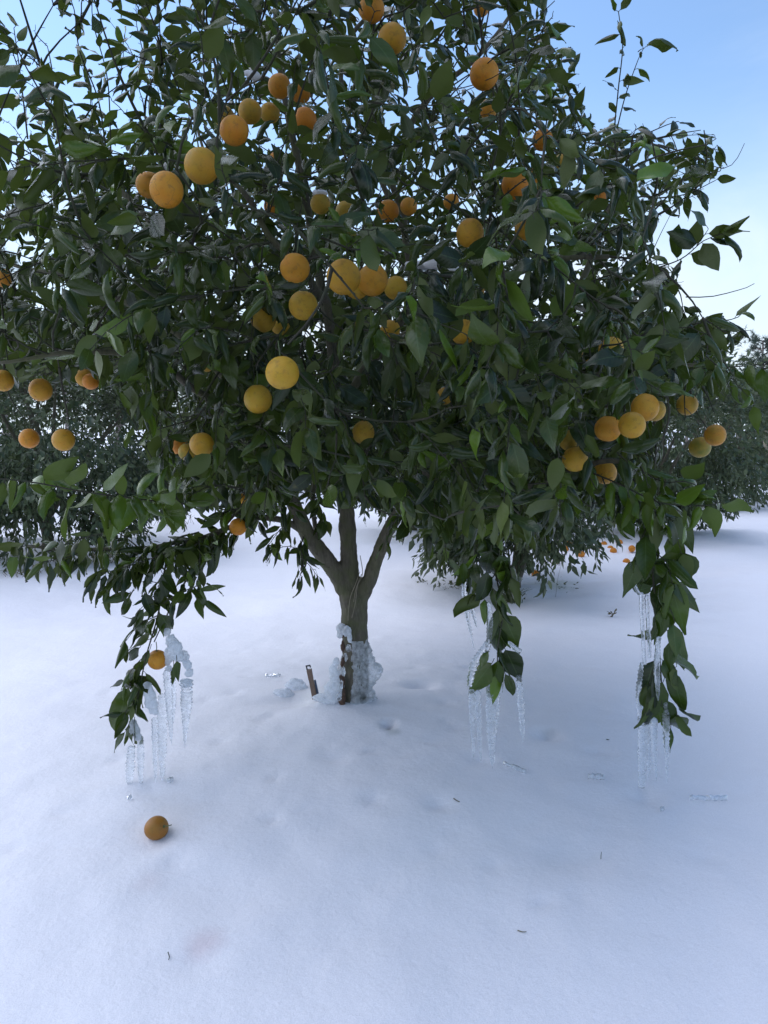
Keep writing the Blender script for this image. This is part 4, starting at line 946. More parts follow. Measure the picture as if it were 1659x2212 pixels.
# ------------------------------------------------------------------ background orange trees
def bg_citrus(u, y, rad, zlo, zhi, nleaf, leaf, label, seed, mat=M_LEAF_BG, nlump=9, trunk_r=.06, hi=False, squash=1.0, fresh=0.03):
    g = np.random.default_rng(seed)
    x = (u-CX)/F*y/ (math.cos(PITCH)); base = np.array([x, y, float(gheight(x, y))])
    r_ = empty('background_orange_tree', base); tag(r_, label, 'tree', 'orange trees behind the iced tree')
    a = Acc(); c = base + [0, 0, (zlo+zhi)/2]; rz = (zhi-zlo)/2
    fork = base + [g.normal(0, .03), g.normal(0, .03), max(.3, zlo+.15)]
    v, f = tube(np.array([base-[0, 0, .1], base+[0, 0, .05], base*.5+fork*.5+[.015, 0, 0], fork]), [trunk_r*1.3, trunk_r*1.1, trunk_r, trunk_r*.95], 9)
    link('trunk', mesh_np('trunk', v-base, f, M_BARK), r_)
    ls = LeafSet(3, 1, 10, seed, .25, mat)
    lumps = []
    for k in range(nlump*5):
        d = unit(g.normal(size=3)); d[2] = math.copysign(abs(d[2])**.6, d[2]); d[:2] *= 1.0 if d[2] > 0 else 1.08; lumps.append(c + d*np.array([rad*squash, rad, rz])*g.uniform(.72, .98))
    for k in range(nlump):
        d = unit(g.normal(size=3)); d[2] = abs(d[2])*.8+.1; e = c + d*np.array([rad, rad, rz])*.8
        m = fork*.5+e*.5 + g.normal(0, .08, 3)
        p = catmull(np.array([fork, m, e]), .12); v, f = tube(p, np.linspace(trunk_r*.55, .008, len(p)), 6); a.add(v, f)
    link('limbs', a.mesh('limbs', M_BARK, base), r_)['kind'] = 'stuff'
    ns = nleaf//8; tw = Acc(); sc3 = np.array([rad, rad, rz])
    q = np.array(lumps)[g.integers(len(lumps), size=ns)] + g.normal(0, 1, (ns, 3))*sc3*.15
    alt = c + unit(g.normal(size=(ns, 3)))*sc3*g.uniform(.3, .95, (ns, 1)); p = np.where(g.random((ns, 1)) < .85, q, alt)
    p = p[p[:, 2] > base[2]+zlo*.85+.06]; ns = len(p)
    rel = (p-c)/sc3; dd = unit(unit(rel)*.8 + g.normal(0, .4, (ns, 3)) + np.where(rel[:, 2:] > 0, .25, -.35)*np.array([[0, 0, 1.]]))
    Ls = leaf*g.uniform(1.4, 2.6, ns)
    for k in range(0, ns, 3):
        d, L = dd[k], Ls[k]; v, f = tube(np.array([p[k]-d*L*.4, p[k]+d*L*.5, p[k]+d*L-[0, 0, L*.15]]), [.0028, .002, .0015], 3, False); tw.add(v, f)
    A1 = unit(np.cross(dd, [0.02, 0.03, 1.])); B1 = np.cross(dd, A1); az = g.random(ns)*6.28
    for j in range(8):
        an = az+j*2.4+g.normal(0, .25, ns); side = A1*np.cos(an)[:, None] + B1*np.sin(an)[:, None]; A = g.uniform(.45, 1.15, (ns, 1))
        l = dd*np.cos(A) + side*np.sin(A) + g.normal(0, .2, (ns, 3)); l[:, 2] -= .45*g.uniform(.3, 1.6, ns); l = unit(l)
        nrm = np.array([0, 0, .75]) + dd*.45 + g.normal(0, .45, (ns, 3)) + np.where(np.abs(l[:, 2:]) > .85, side*1.2, 0)
        pos = p + dd*(Ls*(j+.6)/8)[:, None] + side*.008
        ls.P += list(pos); ls.L += list(l); ls.Nn += list(nrm); ls.S += list(leaf*g.uniform(.7, 1.2, ns)); ls.W += list(1.0*g.uniform(.8, 1.25, ns))
        ls.V += list(g.integers(ls.nvar, size=ns)); ls.rnd += list(g.random(ns)); ls.fr += list(np.where(g.random(ns) < .12, fresh*g.random(ns), 0))
    link('twigs', tw.mesh('twigs', M_TWIG, base), r_)['kind'] = 'stuff'
    ls.freeze()
    LEAFSETS.append((r_, ls)); ls.root = r_; ls.base = base; ls.hi = hi
    return r_
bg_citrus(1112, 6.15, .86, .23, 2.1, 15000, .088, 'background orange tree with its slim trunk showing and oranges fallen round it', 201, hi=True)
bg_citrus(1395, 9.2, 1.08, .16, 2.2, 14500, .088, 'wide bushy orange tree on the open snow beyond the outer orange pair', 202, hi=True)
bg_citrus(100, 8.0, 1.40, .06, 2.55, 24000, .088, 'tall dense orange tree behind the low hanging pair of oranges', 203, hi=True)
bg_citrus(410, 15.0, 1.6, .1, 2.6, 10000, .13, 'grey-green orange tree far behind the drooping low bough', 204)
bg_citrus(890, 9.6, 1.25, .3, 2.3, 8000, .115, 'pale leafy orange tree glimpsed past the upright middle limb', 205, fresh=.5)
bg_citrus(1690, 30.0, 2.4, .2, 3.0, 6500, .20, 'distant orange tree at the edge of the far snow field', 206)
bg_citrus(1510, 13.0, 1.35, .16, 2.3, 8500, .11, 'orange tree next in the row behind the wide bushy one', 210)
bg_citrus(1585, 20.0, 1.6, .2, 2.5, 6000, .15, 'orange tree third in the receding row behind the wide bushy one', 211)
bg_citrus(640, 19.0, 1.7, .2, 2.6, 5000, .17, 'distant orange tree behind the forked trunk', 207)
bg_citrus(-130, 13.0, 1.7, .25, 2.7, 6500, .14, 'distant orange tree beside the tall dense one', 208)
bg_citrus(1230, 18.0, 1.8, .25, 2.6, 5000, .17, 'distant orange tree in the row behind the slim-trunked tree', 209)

# which leaves show: nearest-leaf picture at quarter size
W4, H4 = 415, 553
def grid_samples(ls):
    v = ls.verts(np.arange(len(ls.P))); ns1 = 7 if v.shape[1] == 35 else 4; c = v.shape[1]//ns1
    v = v.reshape(len(v), ns1, c, 3)
    def up(a, ax, k):
        n = a.shape[ax]; t = np.linspace(0, n-1, k); i = np.clip(t.astype(int), 0, n-2); f = t-i
        sh = [1]*a.ndim; sh[ax] = k; f = f.reshape(sh)
        return np.take(a, i, ax)*(1-f) + np.take(a, i+1, ax)*f
    return up(up(v, 1, 22), 2, 10).reshape(len(v), -1, 3)
ids, zs, px = [], [], []
off = 0
for (r_, ls) in LEAFSETS:
    s = grid_samples(ls); u, v, z = proj(s)
    iu = (u/4).astype(int); iv = (v/4).astype(int)
    m = (iu >= 0) & (iu < W4) & (iv >= 0) & (iv < H4) & (z > .1)
    idd = np.repeat(np.arange(len(s))[:, None]+off, s.shape[1], 1)
    ids.append(idd[m]); zs.append(z[m]); px.append((iv*W4+iu)[m]); ls.off = off; off += len(s)
for k in range(len(O_U)):
    gy, gx = np.mgrid[-12:13, -12:13]; m = gx**2+gy**2 < (O_RP[k]/4)**2
    iu = (O_U[k]/4+gx[m]).astype(int); iv = (O_V[k]/4+gy[m]).astype(int); q = (iu >= 0) & (iu < W4) & (iv >= 0) & (iv < H4)
    ids.append(np.full(q.sum(), off)); zs.append(np.full(q.sum(), O_Z[k])); px.append((iv*W4+iu)[q])
ids = np.concatenate(ids); zs = np.concatenate(zs); px = np.concatenate(px)
o_ = np.argsort(-zs); buf = np.full(W4*H4, -1); buf[px[o_]] = ids[o_]
cnt = np.bincount(buf[buf >= 0], minlength=off+1)
cov = (buf.reshape(H4, W4) >= 0)
print('LEAVES', [len(l.P) for _, l in LEAFSETS], 'shoots', NATT, 'cover', cov[:270].mean())
for (r_, ls) in LEAFSETS:
    c = cnt[ls.off:ls.off+len(ls.P)]
    if r_ == 'tree':
        ls.build(root, ROOT, np.argsort(-c)[:300])
    else:
        top = np.argsort(-c)[:220] if ls.hi else np.array([], int)
        ls.build(ls.root, ls.base, [i for i in top if c[i] >= 4])

# ------------------------------------------------------------------ pines far behind
def pine(u, y, h, crown_lo, spread, label, seed, nbr=46, lean=0, r0=.16):
    g = np.random.default_rng(seed)
    x = (u-CX)/F*y; base = np.array([x, y, 0.]); r_ = empty('pine_tree', base); tag(r_, label, 'tree', 'pines beyond the orchard')
    tp = np.array([base-[0, 0, .2], base+[lean*.3, 0, h*.35], base+[lean*.7, 0, h*.7], base+[lean, 0, h]])
    c = catmull(tp, .6); v, f = tube(c, np.linspace(r0, .03, len(c)), 8); link('trunk', mesh_np('trunk', v-base, f, M_PBARK), r_)
    br = Acc(); P = []; Dn = []
    for k in range(nbr):
        t = crown_lo + (1-crown_lo)*g.random()**.9; o = np.array([np.interp(t, np.linspace(0, 1, len(c)), c[:, q]) for q in range(3)])
        az = g.random()*6.28; L = spread*(1.15-t)/(1.15-crown_lo)*g.uniform(.5, 1.1)
        d = np.array([math.cos(az), math.sin(az), g.uniform(.05, .5)]); e = o+d*L
        p = catmull(np.array([o, o*.5+e*.5-[0, 0, .06*L], e]), .35); v, f = tube(p, np.linspace(.03, .008, len(p)), 4); br.add(v, f)
        for q in range(int(8+10*L)):
            s = g.uniform(.35, 1.05); cpt = o+d*L*s + g.normal(0, .16, 3)*(.5+L*.25)
            nn_ = 18; dd = unit(g.normal(size=(nn_, 3))+d*.5+np.array([0, 0, .4])); P.append(np.repeat(cpt[None], nn_, 0)); Dn.append(dd*g.uniform(.12, .26, (nn_, 1)))
    link('branches', br.mesh('branches', M_PBARK, base), r_)['kind'] = 'stuff'
    P = np.concatenate(P); Dn = np.concatenate(Dn); s = unit(np.cross(Dn, g.normal(size=Dn.shape)))*.011
    vv = np.stack([P-s, P+s, P+Dn], 1).reshape(-1, 3); ff = np.arange(len(vv)).reshape(-1, 3)
    link('needles', mesh_np('needles', vv-base, ff, M_NEEDLE, False), r_)['kind'] = 'stuff'
PINES = [(20, 26, 8.2, .42, 1.9, 'tall open pine standing behind the tall dense orange tree', 60), (255, 30, 5.0, .35, 1.7, 'shorter pine rising beyond the grey-green orange tree', 50),
         (330, 46, 4.6, .3, 2.0, 'small far pine beside the shorter pine', 44), (1640, 32, 5.0, .55, 1.9, 'pine with a pale bare lower trunk beyond the open snow field', 46),
         (1730, 36, 5.6, .5, 2.2, 'pine with a broad flat crown beside the pale-trunked pine', 50), (1590, 48, 4.8, .4, 2.0, 'low distant pine behind the pale-trunked one', 40),
         (1480, 60, 5.2, .35, 2.4, 'distant pine behind the wide bushy orange tree', 40), (520, 60, 4.2, .3, 2.2, 'distant pine behind the middle row of orange trees', 40),
         (150, 42, 6.2, .35, 2.2, 'broad pine between the tall open pine and the shorter one', 46), (1000, 62, 5.0, .3, 2.4, 'distant pine straight beyond the trunk', 40)]
for k, (u, y, h, cl, sp, lab, nb) in enumerate(PINES): pine(u, y, h, cl, sp, lab, 300+k, nb, random.uniform(-.5, .5))
# a dead pale snag beside the right pine
x = (1648-CX)/F*24; sb = np.array([x, 24, 0.]); sr = empty('dead_tree', sb); tag(sr, 'pale dead snag with bare broken branches at the field edge', 'tree')
v, f = tube(catmull(sb+np.array([[0, 0, -.2], [.05, 0, .8], [-.05, 0, 1.7], [.02, 0, 2.6]]), .2), np.linspace(.11, .03, len(catmull(sb+np.array([[0, 0, -.2], [.05, 0, .8], [-.05, 0, 1.7], [.02, 0, 2.6]]), .2))), 7)
link('trunk', mesh_np('trunk', v-sb, f, M_DRY), sr)
for (z0, dx, dz) in [(1.5, -1.2, .5), (1.9, .8, .5), (2.2, -.7, .6), (1.3, .7, -.1), (1.7, -.8, -.1)]:
    p = catmull(np.array([[0, 0, z0], [dx*.5, .1, z0+dz*.4+.1], [dx, .2, z0+dz]]), .15); v, f = tube(p, np.linspace(.03, .006, len(p)), 5); link('branch', mesh_np('branch', v, f, M_DRY), sr)

# ------------------------------------------------------------------ ice
def icicle(pts, w, label, group, seed, ripple=.12, blunt=False, mat=M_ICE, depth=None):
    """pts (u,v,y); w = widths on the frame at top and bottom"""
    g = np.random.default_rng(seed)
    P = np.array([PY(*q) for q in pts]); c = catmull(P, .0045); n = len(c); t = np.linspace(0, 1, n)
    zc = proj(P)[2].mean(); r = np.interp(t, np.linspace(0, 1, len(w)), np.array(w)*zc/F/2)
    s = np.concatenate([[0], np.cumsum(np.linalg.norm(np.diff(c, axis=0), axis=1))])
    rp = 1 + ripple*np.sin(s*2*math.pi/.013 + 2*np.sin(s*30+seed)) + ripple*.9*np.array([mnoise.noise(Vector((seed*3.1, 0, x*45))) for x in s])
    r = r*rp; r[0] *= .6
    if not blunt: r = r*np.clip((1-t)/.08, .15, 1)
    bump = 1 + ripple*1.2*np.array([[mnoise.noise(Vector((math.cos(a)*1.3+seed, math.sin(a)*1.3, x*60))) for a in np.arange(14)*2*math.pi/14] for x in s])
    c = c + np.stack([[.0016*mnoise.noise(Vector((seed, 5, x*22))) for x in s], [.0016*mnoise.noise(Vector((seed, 9, x*22))) for x in s], np.zeros(n)], 1)
    v, f = tube(c, r, 14, True, bump); org = P[0]
    o = link('icicle', mesh_np('icicle', v-org, f, mat)); o.location = tuple(org); tag(o, label, 'icicle', group); return o
GL, GM, GR = 'icicles under the frozen orange branch', 'icicles on the short leafy hanging branch', 'icicles on the long leafy hanging branch'
LL = 'clear ridged icicle hanging below the frozen orange'
Y1, Y2, Y3 = 2.56, 2.42, 2.46
icicle([(360, 1448, Y1), (366, 1530, Y1), (371, 1610, Y1)], (15, 16, 12, 3), LL, GL, 1)
icicle([(350, 1500, Y1+.02), (350, 1600, Y1+.02), (351, 1688, Y1+.02)], (18, 22, 17, 8), 'thickest blunt icicle under the frozen orange, its foot lost against the snow', GL, 2, .07)
icicle([(403, 1468, Y1-.02), (402, 1530, Y1-.02), (399, 1618, Y1-.02)], (26, 24, 12, 2), 'sharp carrot-shaped icicle below the curved ice arm', GL, 3, .16)
icicle([(334, 1550, Y1-.01), (335, 1610, Y1-.01), (336, 1690, Y1-.01)], (13, 13, 10, 4), LL, GL, 4, .1)
icicle([(303, 1590, Y1), (304, 1650, Y1), (304, 1700, Y1)], (13, 15, 12, 6), LL, GL, 5)
icicle([(284, 1612, Y1), (281, 1660, Y1), (279, 1722, Y1)], (16, 18, 14, 6), LL, GL, 6, .14)
icicle([(372, 1462, Y1+.03), (374, 1510, Y1+.03), (375, 1560, Y1+.03)], (12, 14, 10, 3), LL, GL, 7, .15)
LM = 'clear thin icicle below the short leafy hanging branch'
icicle([(1000, 1240, 2.66), (1008, 1320, 2.66), (1018, 1370, 2.66), (1028, 1415, 2.66)], (9, 11, 6, 1.2), 'slanting needle-thin icicle hanging from a small iced twig', GM, 11, .22)
icicle([(1016, 1300, 2.66), (1022, 1325, 2.66), (1031, 1358, 2.66)], (10, 9, 2), 'short crooked icicle beside the slanting needle-thin one', GM, 12, .25)
icicle([(1019, 1490, Y2), (1021, 1560, Y2), (1023, 1640, Y2)], (15, 14, 9, 4), LM, GM, 13, .12)
icicle([(1032, 1492, Y2-.02), (1035, 1560, Y2-.02), (1039, 1648, Y2-.02)], (13, 12, 9, 4), LM, GM, 14, .08)
icicle([(1059, 1480, Y2), (1061, 1570, Y2), (1064, 1662, Y2)], (18, 22, 16, 6), 'thickest icicle below the short leafy hanging branch', GM, 15, .09)
icicle([(1073, 1495, Y2+.02), (1072, 1540, Y2+.02), (1071, 1585, Y2+.02)], (14, 12, 6), LM, GM, 16, .18)
icicle([(1121, 1458, Y2-.02), (1126, 1530, Y2-.02), (1130, 1604, Y2-.02)], (10, 14, 11, 4), 'rough single icicle hanging from a leaf tip away from the others', GM, 17, .2)
LR = 'clear straight icicle at the foot of the long leafy hanging branch'
icicle([(1386, 1432, Y3), (1379, 1505, Y3), (1386, 1565, Y3)], (9, 11, 10, 11), 'beaded ice edge running beside the long hanging leaves', GR, 21, .25, True)
icicle([(1391, 1552, Y3), (1389, 1620, Y3), (1386, 1700, Y3)], (26, 22, 18, 14), 'thick ringed icicle reaching down to the snow', GR, 22, .06, True)
icicle([(1412, 1552, Y3+.01), (1414, 1620, Y3+.01), (1418, 1686, Y3+.01)], (18, 13, 9, 5), LR, GR, 23, .05)
icicle([(1438, 1515, Y3-.02), (1439, 1580, Y3-.02), (1441, 1692, Y3-.02)], (10, 15, 8, 3), LR, GR, 24, .2)
icicle([(1400, 1560, Y3+.02), (1401, 1620, Y3+.02), (1402, 1680, Y3+.02)], (12, 9, 5), LR, GR, 25, .05)
icicle([(1385, 1280, Y3-.05), (1388, 1350, Y3-.05), (1392, 1435, Y3-.05)], (11, 9, 8, 9), 'long clear ice rod linking two leaf layers', GR, 26, .06, True)
icicle([(1397, 1285, Y3-.05), (1400, 1350, Y3-.05), (1404, 1420, Y3-.05)], (10, 8, 9, 7), 'clear ice rod beside a longer rod linking the leaves', GR, 27, .12, True)
icicle([(1362, 1215, Y3-.06), (1364, 1250, Y3-.06), (1381, 1284, Y3-.06)], (4, 6, 8), 'thin curved ice rim outlining a hanging leaf', GR, 28, .08, True)
icicle([(1424, 1375, Y3-.07), (1419, 1430, Y3-.07), (1422, 1515, Y3-.07)], (9, 13, 12, 5), 'glassy ice glaze running down over the leaves', GR, 29, .1)
icicle([(1055, 1300, Y2-.04), (1058, 1350, Y2-.04), (1053, 1408, Y2-.04)], (8, 15, 12, 11), 'clear ice sleeve wrapped round the hanging stem', GM, 30, .12, True)
icicle([(1053, 1386, Y2-.03), (1035, 1415, Y2-.03), (1022, 1440, Y2-.03), (1013, 1482, Y2-.03)], (8, 15, 16, 11), 'lumpy slanting ice wing beside the short hanging branch', GM, 31, .2, True)
icicle([(1098, 1386, Y2-.04), (1110, 1398, Y2-.04), (1124, 1408, Y2-.04)], (6, 11, 12), 'small ice bridge between two rounded leaves', GM, 32, .12, True)
def lump(name, spec, voxel, mat, label, cat, amp=.006, sc=60, amp2=.003, sc2=150, smooth=6, group=None):
    """spec rows (u, v, y, width on frame, (sx,sy,sz))"""
    a = Acc(); org = PY(*spec[0][:3])
    for (u, v, y, w, s) in spec:
        c = PY(u, v, y); r = w/2*proj(c)[2]/F; vv, ff = ico(c, r, 2, s); a.add(vv, ff)
    me = remeshed(name, np.concatenate(a.v), np.concatenate(a.f), voxel, mat, amp, sc, smooth, org, amp2, sc2)
    o = link(name, me); o.location = tuple(org); tag(o, label, cat, group); return o
S1 = (1, 1, 1)
arc = [(356, 1350, 12), (362, 1366, 20), (370, 1384, 28), (378, 1400, 34), (370, 1412, 34), (384, 1418, 30), (396, 1418, 26), (404, 1436, 22), (409, 1455, 20), (404, 1474, 20), (360, 1428, 24), (364, 1444, 18)]
lump('ice_crust', [(u, v, Y1+.03-.03*(k % 2), w, (1, .6, 1)) for k, (u, v, w) in enumerate(arc)], .0035, M_CRUST, 'crusty white ice arm clutching the frozen orange', 'ice', .006, 45, .005, 110, 10)
lump('snow_clump', [(318, 1482, Y1-.03, 20, S1), (324, 1500, Y1-.03, 30, (1, .5, 1.1)), (327, 1520, Y1-.03, 30, (1, .5, 1)), (333, 1536, Y1-.03, 22, (1, .5, 1))], .004, M_CRUST, 'clump of icy snow on a leaf below the frozen orange', 'snow', .006, 60, .004, 160, 4)
lump('snow_clump', [(286, 1562, Y1-.03, 18, S1), (292, 1578, Y1-.03, 28, (1, .5, 1)), (298, 1592, Y1-.03, 16, S1)], .004, M_CRUST, 'small icy snow clump at the tip of the drooping branch', 'snow', .006, 60, .004, 160, 4)
# snow lying in the crown
lump('snow_clump', [(535, 158, 2.35, 22, (1.3, 1, .7)), (550, 162, 2.35, 26, (1.2, 1, .8)), (560, 166, 2.36, 16, S1)], .006, M_SNOW, 'small snow clump caught high among the leaves above the orange cluster', 'snow', .006, 40, 0, 1, 2)
oc = O_C[16]; ou, ov, oz = proj(oc+np.array([0, 0, O_R[16]*.9]))
lump('snow_clump', [(ou, ov-2, oc[1]-.004, 34, (1.1, 1.1, .42)), (ou-6, ov, oc[1]-.01, 24, (1, 1, .5))], .004, M_SNOW, 'snow cap sitting on a greenish orange', 'snow', .003, 50, 0, 1, 2)
lump('snow_clump', [(905, 572, 2.55, 40, (1.6, 1, .5)), (945, 570, 2.5, 44, (1.5, 1, .6)), (975, 585, 2.48, 40, (1.3, 1, .7)), (990, 600, 2.47, 26, S1)], .007, M_SNOW, 'long snow ridge lying on a bough beside the central row of oranges', 'snow', .01, 30, 0, 1, 2)
# ice round the trunk
lump('trunk_ice', [(738, 1358, 3.18, 26, (1, .8, 1)), (750, 1362, 3.165, 22, (1, .8, 1.2)), (756, 1380, 3.165, 16, (.8, .7, 1.4)), (733, 1372, 3.18, 14, S1)], .005, M_CRUST, 'knob of clear ice at the top of the exposed trunk wood', 'ice', .007, 40, .005, 100, 10)
lump('trunk_ice', [(722, 1500, 3.2, 34, (1.1, .8, .8)), (712, 1508, 3.2, 38, (1.2, .9, .6)), (700, 1508, 3.2, 34, (1.2, .9, .55)), (690, 1507, 3.2, 30, (1.2, .9, .5)), (728, 1480, 3.205, 30, (.9, .8, 1.1)), (724, 1462, 3.21, 26, (.9, .8, 1.2)), (718, 1446, 3.215, 22, (.9, .8, 1.2)), (726, 1430, 3.215, 18, (.9, .8, 1.3)), (716, 1485, 3.205, 34, (1, .8, 1)), (735, 1495, 3.19, 26, (1, .8, 1))], .005, M_CRUST, 'jagged pale ice fan spreading from the trunk towards the brown stake', 'ice', .009, 30, .004, 75, 12)
lump('trunk_ice', [(747, 1420, 3.155, 10, (.8, .6, 2.2)), (742, 1450, 3.15, 10, (.9, .6, 2.4)), (737, 1480, 3.15, 11, (.9, .6, 2.2)), (733, 1505, 3.15, 12, (1, .6, 1.6)), (753, 1400, 3.155, 14, (.9, .6, 1.2))], .004, M_ICE, 'wavy ice ribbon down the dark wood of the trunk', 'ice', .006, 50, .003, 140, 1)
def sheath():
    nt, nz = 90, 80; th = np.arange(nt)*2*math.pi/nt; zz = np.linspace(1.0, 0, nz)     # 1 at the top
    tc = LIMBS['trunk']; top_p, bot_p = PY(766, 1352, 3.25), PY(768, 1532, 3.25)
    V = []
    for k, t in enumerate(zz):
        c = bot_p + (top_p-bot_p)*t; j = int(np.argmin(np.abs(tc[:, 2]-c[2]))); r0 = tc[j, 3]; c = np.array([tc[j, 0], tc[j, 1], c[2]])
        for a in th:
            dl = math.exp(-((a-math.pi)/.62)**2); dr = math.exp(-(min(a, 2*math.pi-a)/.60)**2); df = math.exp(-((a-4.85)/.55)**2); ds = math.exp(-((a-4.05)/.26)**2)
            n1 = mnoise.fractal(Vector((math.cos(a)*2.2, math.sin(a)*2.2, t*5.5)), .6, 2.1, 4); n2 = mnoise.noise(Vector((math.cos(a)*9, math.sin(a)*9, t*24)))
            Al = .050*max(0, .72-t)**.8*1.3; Ar = .034*math.exp(-((t-.45)/.33)**2) + .016*(1-t); Af = .0075 if t < .86 else -.004
            d = dl*Al*(1+.7*n1) + dr*Ar*(1+.8*n1) + df*Af*(1+1.2*n1) - ds*.022 - .004 + .0028*n2*(dl+dr+df) + .020*max(0, .16-t)/.16*(1-ds)
            if k == 0: d = -.012
            V.append(c + np.array([math.cos(a), math.sin(a), 0])*(r0+d))
    i = np.arange(nz-1)[:, None]*nt; j = np.arange(nt)[None, :]; j2 = (j+1) % nt
    o = link('trunk_ice', mesh_np('trunk_ice', np.array(V)-bot_p, np.stack([i+j, i+nt+j, i+nt+j2, i+j2], -1).reshape(-1, 4), M_SHEATH)); o.location = tuple(bot_p)
    tag(o, 'pale frosted ice sheath running down both sides of the trunk', 'ice')
sheath()
# broken ice beside the stake
for k, (u, v, w, s, lab) in enumerate([(640, 1490, 46, (1.1, .6, .8), 'milky broken ice slab leaning behind the brown stake'), (612, 1505, 36, (1.3, .8, .6), 'rounded half-buried ice block beside the leaning slab')]):
    gpt = ground_at(u, v); lump('ice_block', [(u, v-8, gpt[1]+.02, w, s), (u+18, v+2, gpt[1]+.02, w*.7, (1.4, .8, .6)), (u-10, v+4, gpt[1]+.02, w*.6, (1.5, .8, .5))], .006, M_CRUST, lab, 'ice', .010, 22, .005, 70, 14)
# thin ice plates lying on the snow
def plate(u, v, L, W, rot, label, seed, up=.012):
    g = np.random.default_rng(seed); p = ground_at(u, v); n = 13
    t = np.linspace(-1, 1, n); edge = .35+.65*np.sqrt(np.clip(1-t**2, 0, 1)); c = .25*np.sin(t*2.2+seed)
    top, bot = [], []
    for k in range(n):
        w1, w2 = W*edge[k]*g.uniform(.5, 1.2), W*edge[k]*g.uniform(.5, 1.2)
        top.append((t[k]*L, c[k]*W+w1, .5)); bot.append((t[k]*L, c[k]*W-w2, -.2))
    V = []; ca, sa = math.cos(rot), math.sin(rot)
    for (x, y, zz) in top+bot:
        X, Y = p[0]+x*ca-y*sa, p[1]+x*sa+y*ca
        hz = float(gheight(X, Y)); V.append((X, Y, hz+.004+(up if zz > 0 else 0)+g.uniform(0, .006)))
    V = np.array(V); V2 = V - [0, 0, .004]; fs = [[k, k+1, n+k+1, n+k] for k in range(n-1)]; m = 2*n
    f2 = [[m+q for q in reversed(a)] for a in fs]; rim = [[k+1, k, m+k, m+k+1] for k in range(n-1)] + [[n+k, n+k+1, m+n+k+1, m+n+k] for k in range(n-1)] + [[0, n, m+n, m], [2*n-1, n-1, m+n-1, m+2*n-1]]
    o = link('ice_shard', mesh_np('ice_shard', np.concatenate([V, V2])-p, np.array(fs+f2+rim), M_SHARD, False)); o.location = tuple(p); tag(o, label, 'ice', 'ice shards on the snow'); return o
plate(1288, 1684, .030, .006, -.15, 'glinting ice shard on the snow between the two leafy hanging branches', 1, .014)
plate(1112, 1663, .045, .004, -.5, 'curved ice sliver on the snow below the short hanging branch', 2, .010)
plate(1530, 1730, .070, .005, .08, 'long thin ice shard on the open snow outside the long hanging branch', 3, .012)
plate(368, 1690, .012, .006, .5, 'small ice fragment below the frozen orange branch', 4, .010)
plate(590, 1463, .040, .006, .05, 'bright flat ice sheet on the snow behind the brown stake', 5, .010)
plate(280, 1728, .010, .006, .9, 'tiny ice fragment under the longest icicle of the frozen orange branch', 6, .008)
plate(1430, 1752, .010, .006, .4, 'tiny ice fragment under the thick ringed icicle', 7, .008)

# ------------------------------------------------------------------ sprinkler stake
gp = ground_at(680, 1508); sk = empty('sprinkler_stake', gp); tag(sk, 'brown plastic sprinkler stake leaning out of the snow beside the trunk', 'stake')
yb = gp[1]; top = PY(668, 1448, yb-.01); b0 = PY(681, 1512, yb)
ax_ = unit(top-b0); sx_ = unit(np.cross(ax_, [0, 1, 0])); sy_ = np.cross(ax_, sx_)
def bar(p0, p1, w0, w1, d, side=0.0):
    v = []
    for p, w in ((p0, w0), (p1, w1)):
        for a, b in ((-1, -1), (1, -1), (1, 1), (-1, 1)): v.append(p + sx_*(a*w+side) + sy_*b*d)
    return np.array(v), np.array([[0, 1, 5, 4], [1, 2, 6, 5], [2, 3, 7, 6], [3, 0, 4, 7], [4, 5, 6, 7], [3, 2, 1, 0]])
def barobj(name, args, mat, bev=.0012):
    a = Acc()
    for q in args: a.add(*bar(*q))
    me = a.mesh(name, mat, gp); me.polygons.foreach_set('use_smooth', np.zeros(len(me.polygons), bool)); o = link(name, me, sk)
    md = o.modifiers.new('b', 'BEVEL'); md.width = bev; md.segments = 2; return o
H_ = np.linalg.norm(top-b0)
barobj('stake_body', [(b0-ax_*.03, b0+ax_*H_*.7, .0125, .0105, .008), (b0+ax_*H_*.7, top+ax_*.004, .0112, .0118, .010)], M_STAKE)
barobj('feed_tube', [(b0+ax_*.012, b0+ax_*H_*.66, .0055, .0040, .004, -.017 if sx_[0] < 0 else .015)], M_TUBE)
barobj('nozzle_hook', [(top+ax_*.004, top+ax_*.026, .0032, .0032, .003, .009 if sx_[0] < 0 else -.009), (top+ax_*.020, top+ax_*.026, .010, .010, .003, 0), (top+ax_*.013, top+ax_*.022, .0028, .0028, .003, -.008 if sx_[0] < 0 else .008)], M_BLACK, .0006)

# ------------------------------------------------------------------ bits lying on the snow
def stick(pts, r, label, mat=M_TWIG, cat='twig', name='twig'):
    P = []
    for (u, v, dz) in pts:
        p = ground_at(u, v); p[2] += dz; P.append(p)
    c = catmull(np.array(P), .006); v, f = tube(c, np.linspace(r, r*.6, len(c)), 6); o = link(name, mesh_np(name, v-P[0], f, mat)); o.location = tuple(P[0]); tag(o, label, cat); return o
p = ground_at(1298, 1856); v, f = tube(np.array([p-[0, 0, .01], p+[0, 0, .012], p+[.001, 0, .024]]), [.0011, .001, .0008], 6)
o = link('twig', mesh_np('twig', v-p, f, M_TWIG)); o.location = tuple(p); tag(o, 'short dark twig standing upright in the open snow', 'twig')
stick([(1118, 2012, .003), (1128, 2016, .004), (1137, 2015, .003)], .0016, 'flat bit of brown twig lying on the bare front snow', M_DRY)
stick([(363, 2063, .008), (366, 2070, .004), (364, 2076, .003)], .0014, 'tiny crooked twig bit near the pink stain on the snow')
stick([(980, 1727, .004), (986, 1732, .005), (993, 1734, .003)], .0022, 'small curled dark leaf scrap in the tree shade on the snow', M_DEAD, 'leaf', 'leaf_scrap')
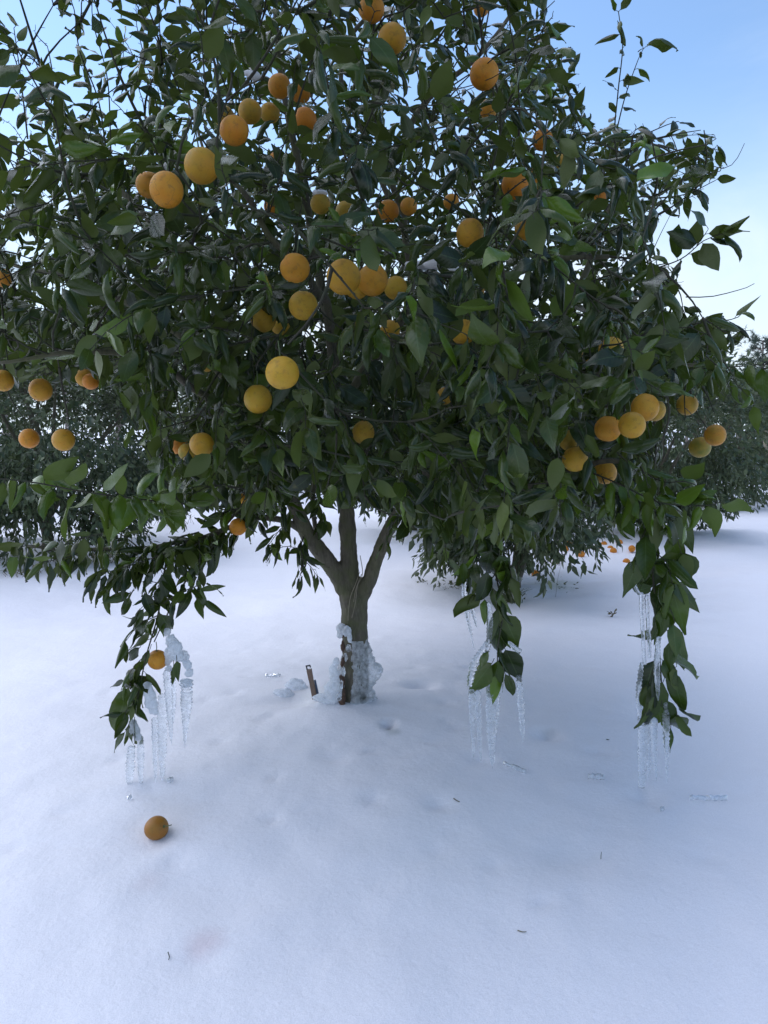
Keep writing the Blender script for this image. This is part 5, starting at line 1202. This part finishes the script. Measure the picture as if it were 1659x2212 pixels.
stick([(1200, 1290, .0), (1206, 1262, .08), (1216, 1245, .16)], .0014, 'thin dry stalk leaning out of the snow near the slim-trunked tree', M_DRY, 'stalk', 'dry_stalk')
stick([(1310, 1598, .002), (1316, 1600, .004)], .002, 'dark speck of bark on the snow near the shaded hollows', M_TWIG, 'bark', 'bark_bit')
def tuft(u, v, n, h, spread, label, seed, mat=M_WEED, name='weed_tuft', lean=(0, 0)):
    g = np.random.default_rng(seed); p = ground_at(u, v); a = Acc()
    for k in range(n):
        b = p+np.array([g.normal(0, spread), g.normal(0, spread), -.01]); d = np.array([g.normal(0, .5)+lean[0], g.normal(0, .4)+lean[1], 1.])*h*g.uniform(.5, 1.1)
        c = np.array([b, b+d*.5, b+d+np.array([d[0]*.6, d[1]*.5, -.15*h])]); vv, ff = tube(c, [.003, .0022, .0008], 4, False); a.add(vv, ff)
        if g.random() < .7:
            s = c[1]+g.normal(0, .006, 3); w = g.normal(0, 1, 3)*.012; e = s+d*.35+g.normal(0, .01, 3); a.add(np.array([s-w*.2, (s+e)/2-w, e, (s+e)/2+w]), np.array([[0, 1, 2, 3]]))
    o = link(name, a.mesh(name, mat, p)); o.location = tuple(p); tag(o, label, 'weed', None, 'stuff'); return o
tuft(1105, 1300, 90, .13, .035, 'hanging-leaved green weed clump at the foot of the slim-trunked tree', 1)
tuft(985, 1264, 60, .03, .08, 'flattened green weeds poking through the snow near the slim trunk', 2)
tuft(912, 1258, 14, .03, .03, 'tiny dark weed sprig on the snow behind the trunk', 3)
tuft(1205, 1262, 40, .015, .10, 'faint patch of grass stubble showing through thin snow', 4)
tuft(60, 1242, 30, .10, .10, 'dry weed stalks at the foot of the tall dense tree', 5, M_DRY)
tuft(235, 1215, 26, .14, .07, 'thin dry weed stems standing beyond the low bough', 6, M_DRY)
tuft(370, 1130, 40, .22, .16, 'frosted dry weeds at the edge of the far snow', 7, M_DRY)
tuft(780, 1510, 12, .03, .02, 'wisp of moss and grass at the trunk foot inside the ice', 8)
# crumpled dead leaf bundle
gq = ground_at(1325, 1333); a = Acc(); g = np.random.default_rng(77)
for k in range(7):
    vv = leaf_variant(6, 2, .24, .2, 1.6, 1.4, .2, 1.0)*.05; fz = unit(g.normal(size=3)); sd2 = unit(np.cross(fz, g.normal(size=3))); up2 = np.cross(fz, sd2)
    q = vv[:, :1]*fz*.8+vv[:, 1:2]*sd2+vv[:, 2:3]*up2 + gq + [g.normal(0, .008), g.normal(0, .008), .022+g.normal(0, .008)]; a.add(q, leaf_topo(6, 2)[0])
v, f = tube(np.array([gq+[0, 0, .02], gq+[.012, 0, .045], gq+[.02, 0, .062]]), [.003, .002, .0012], 5); a.add(v, f)
o = link('dead_leaf_bundle', a.mesh('dead_leaf_bundle', M_DEAD, gq)); o.location = tuple(gq); tag(o, 'crumpled grey-brown dead leaf bundle stuck in the open snow', 'leaf')
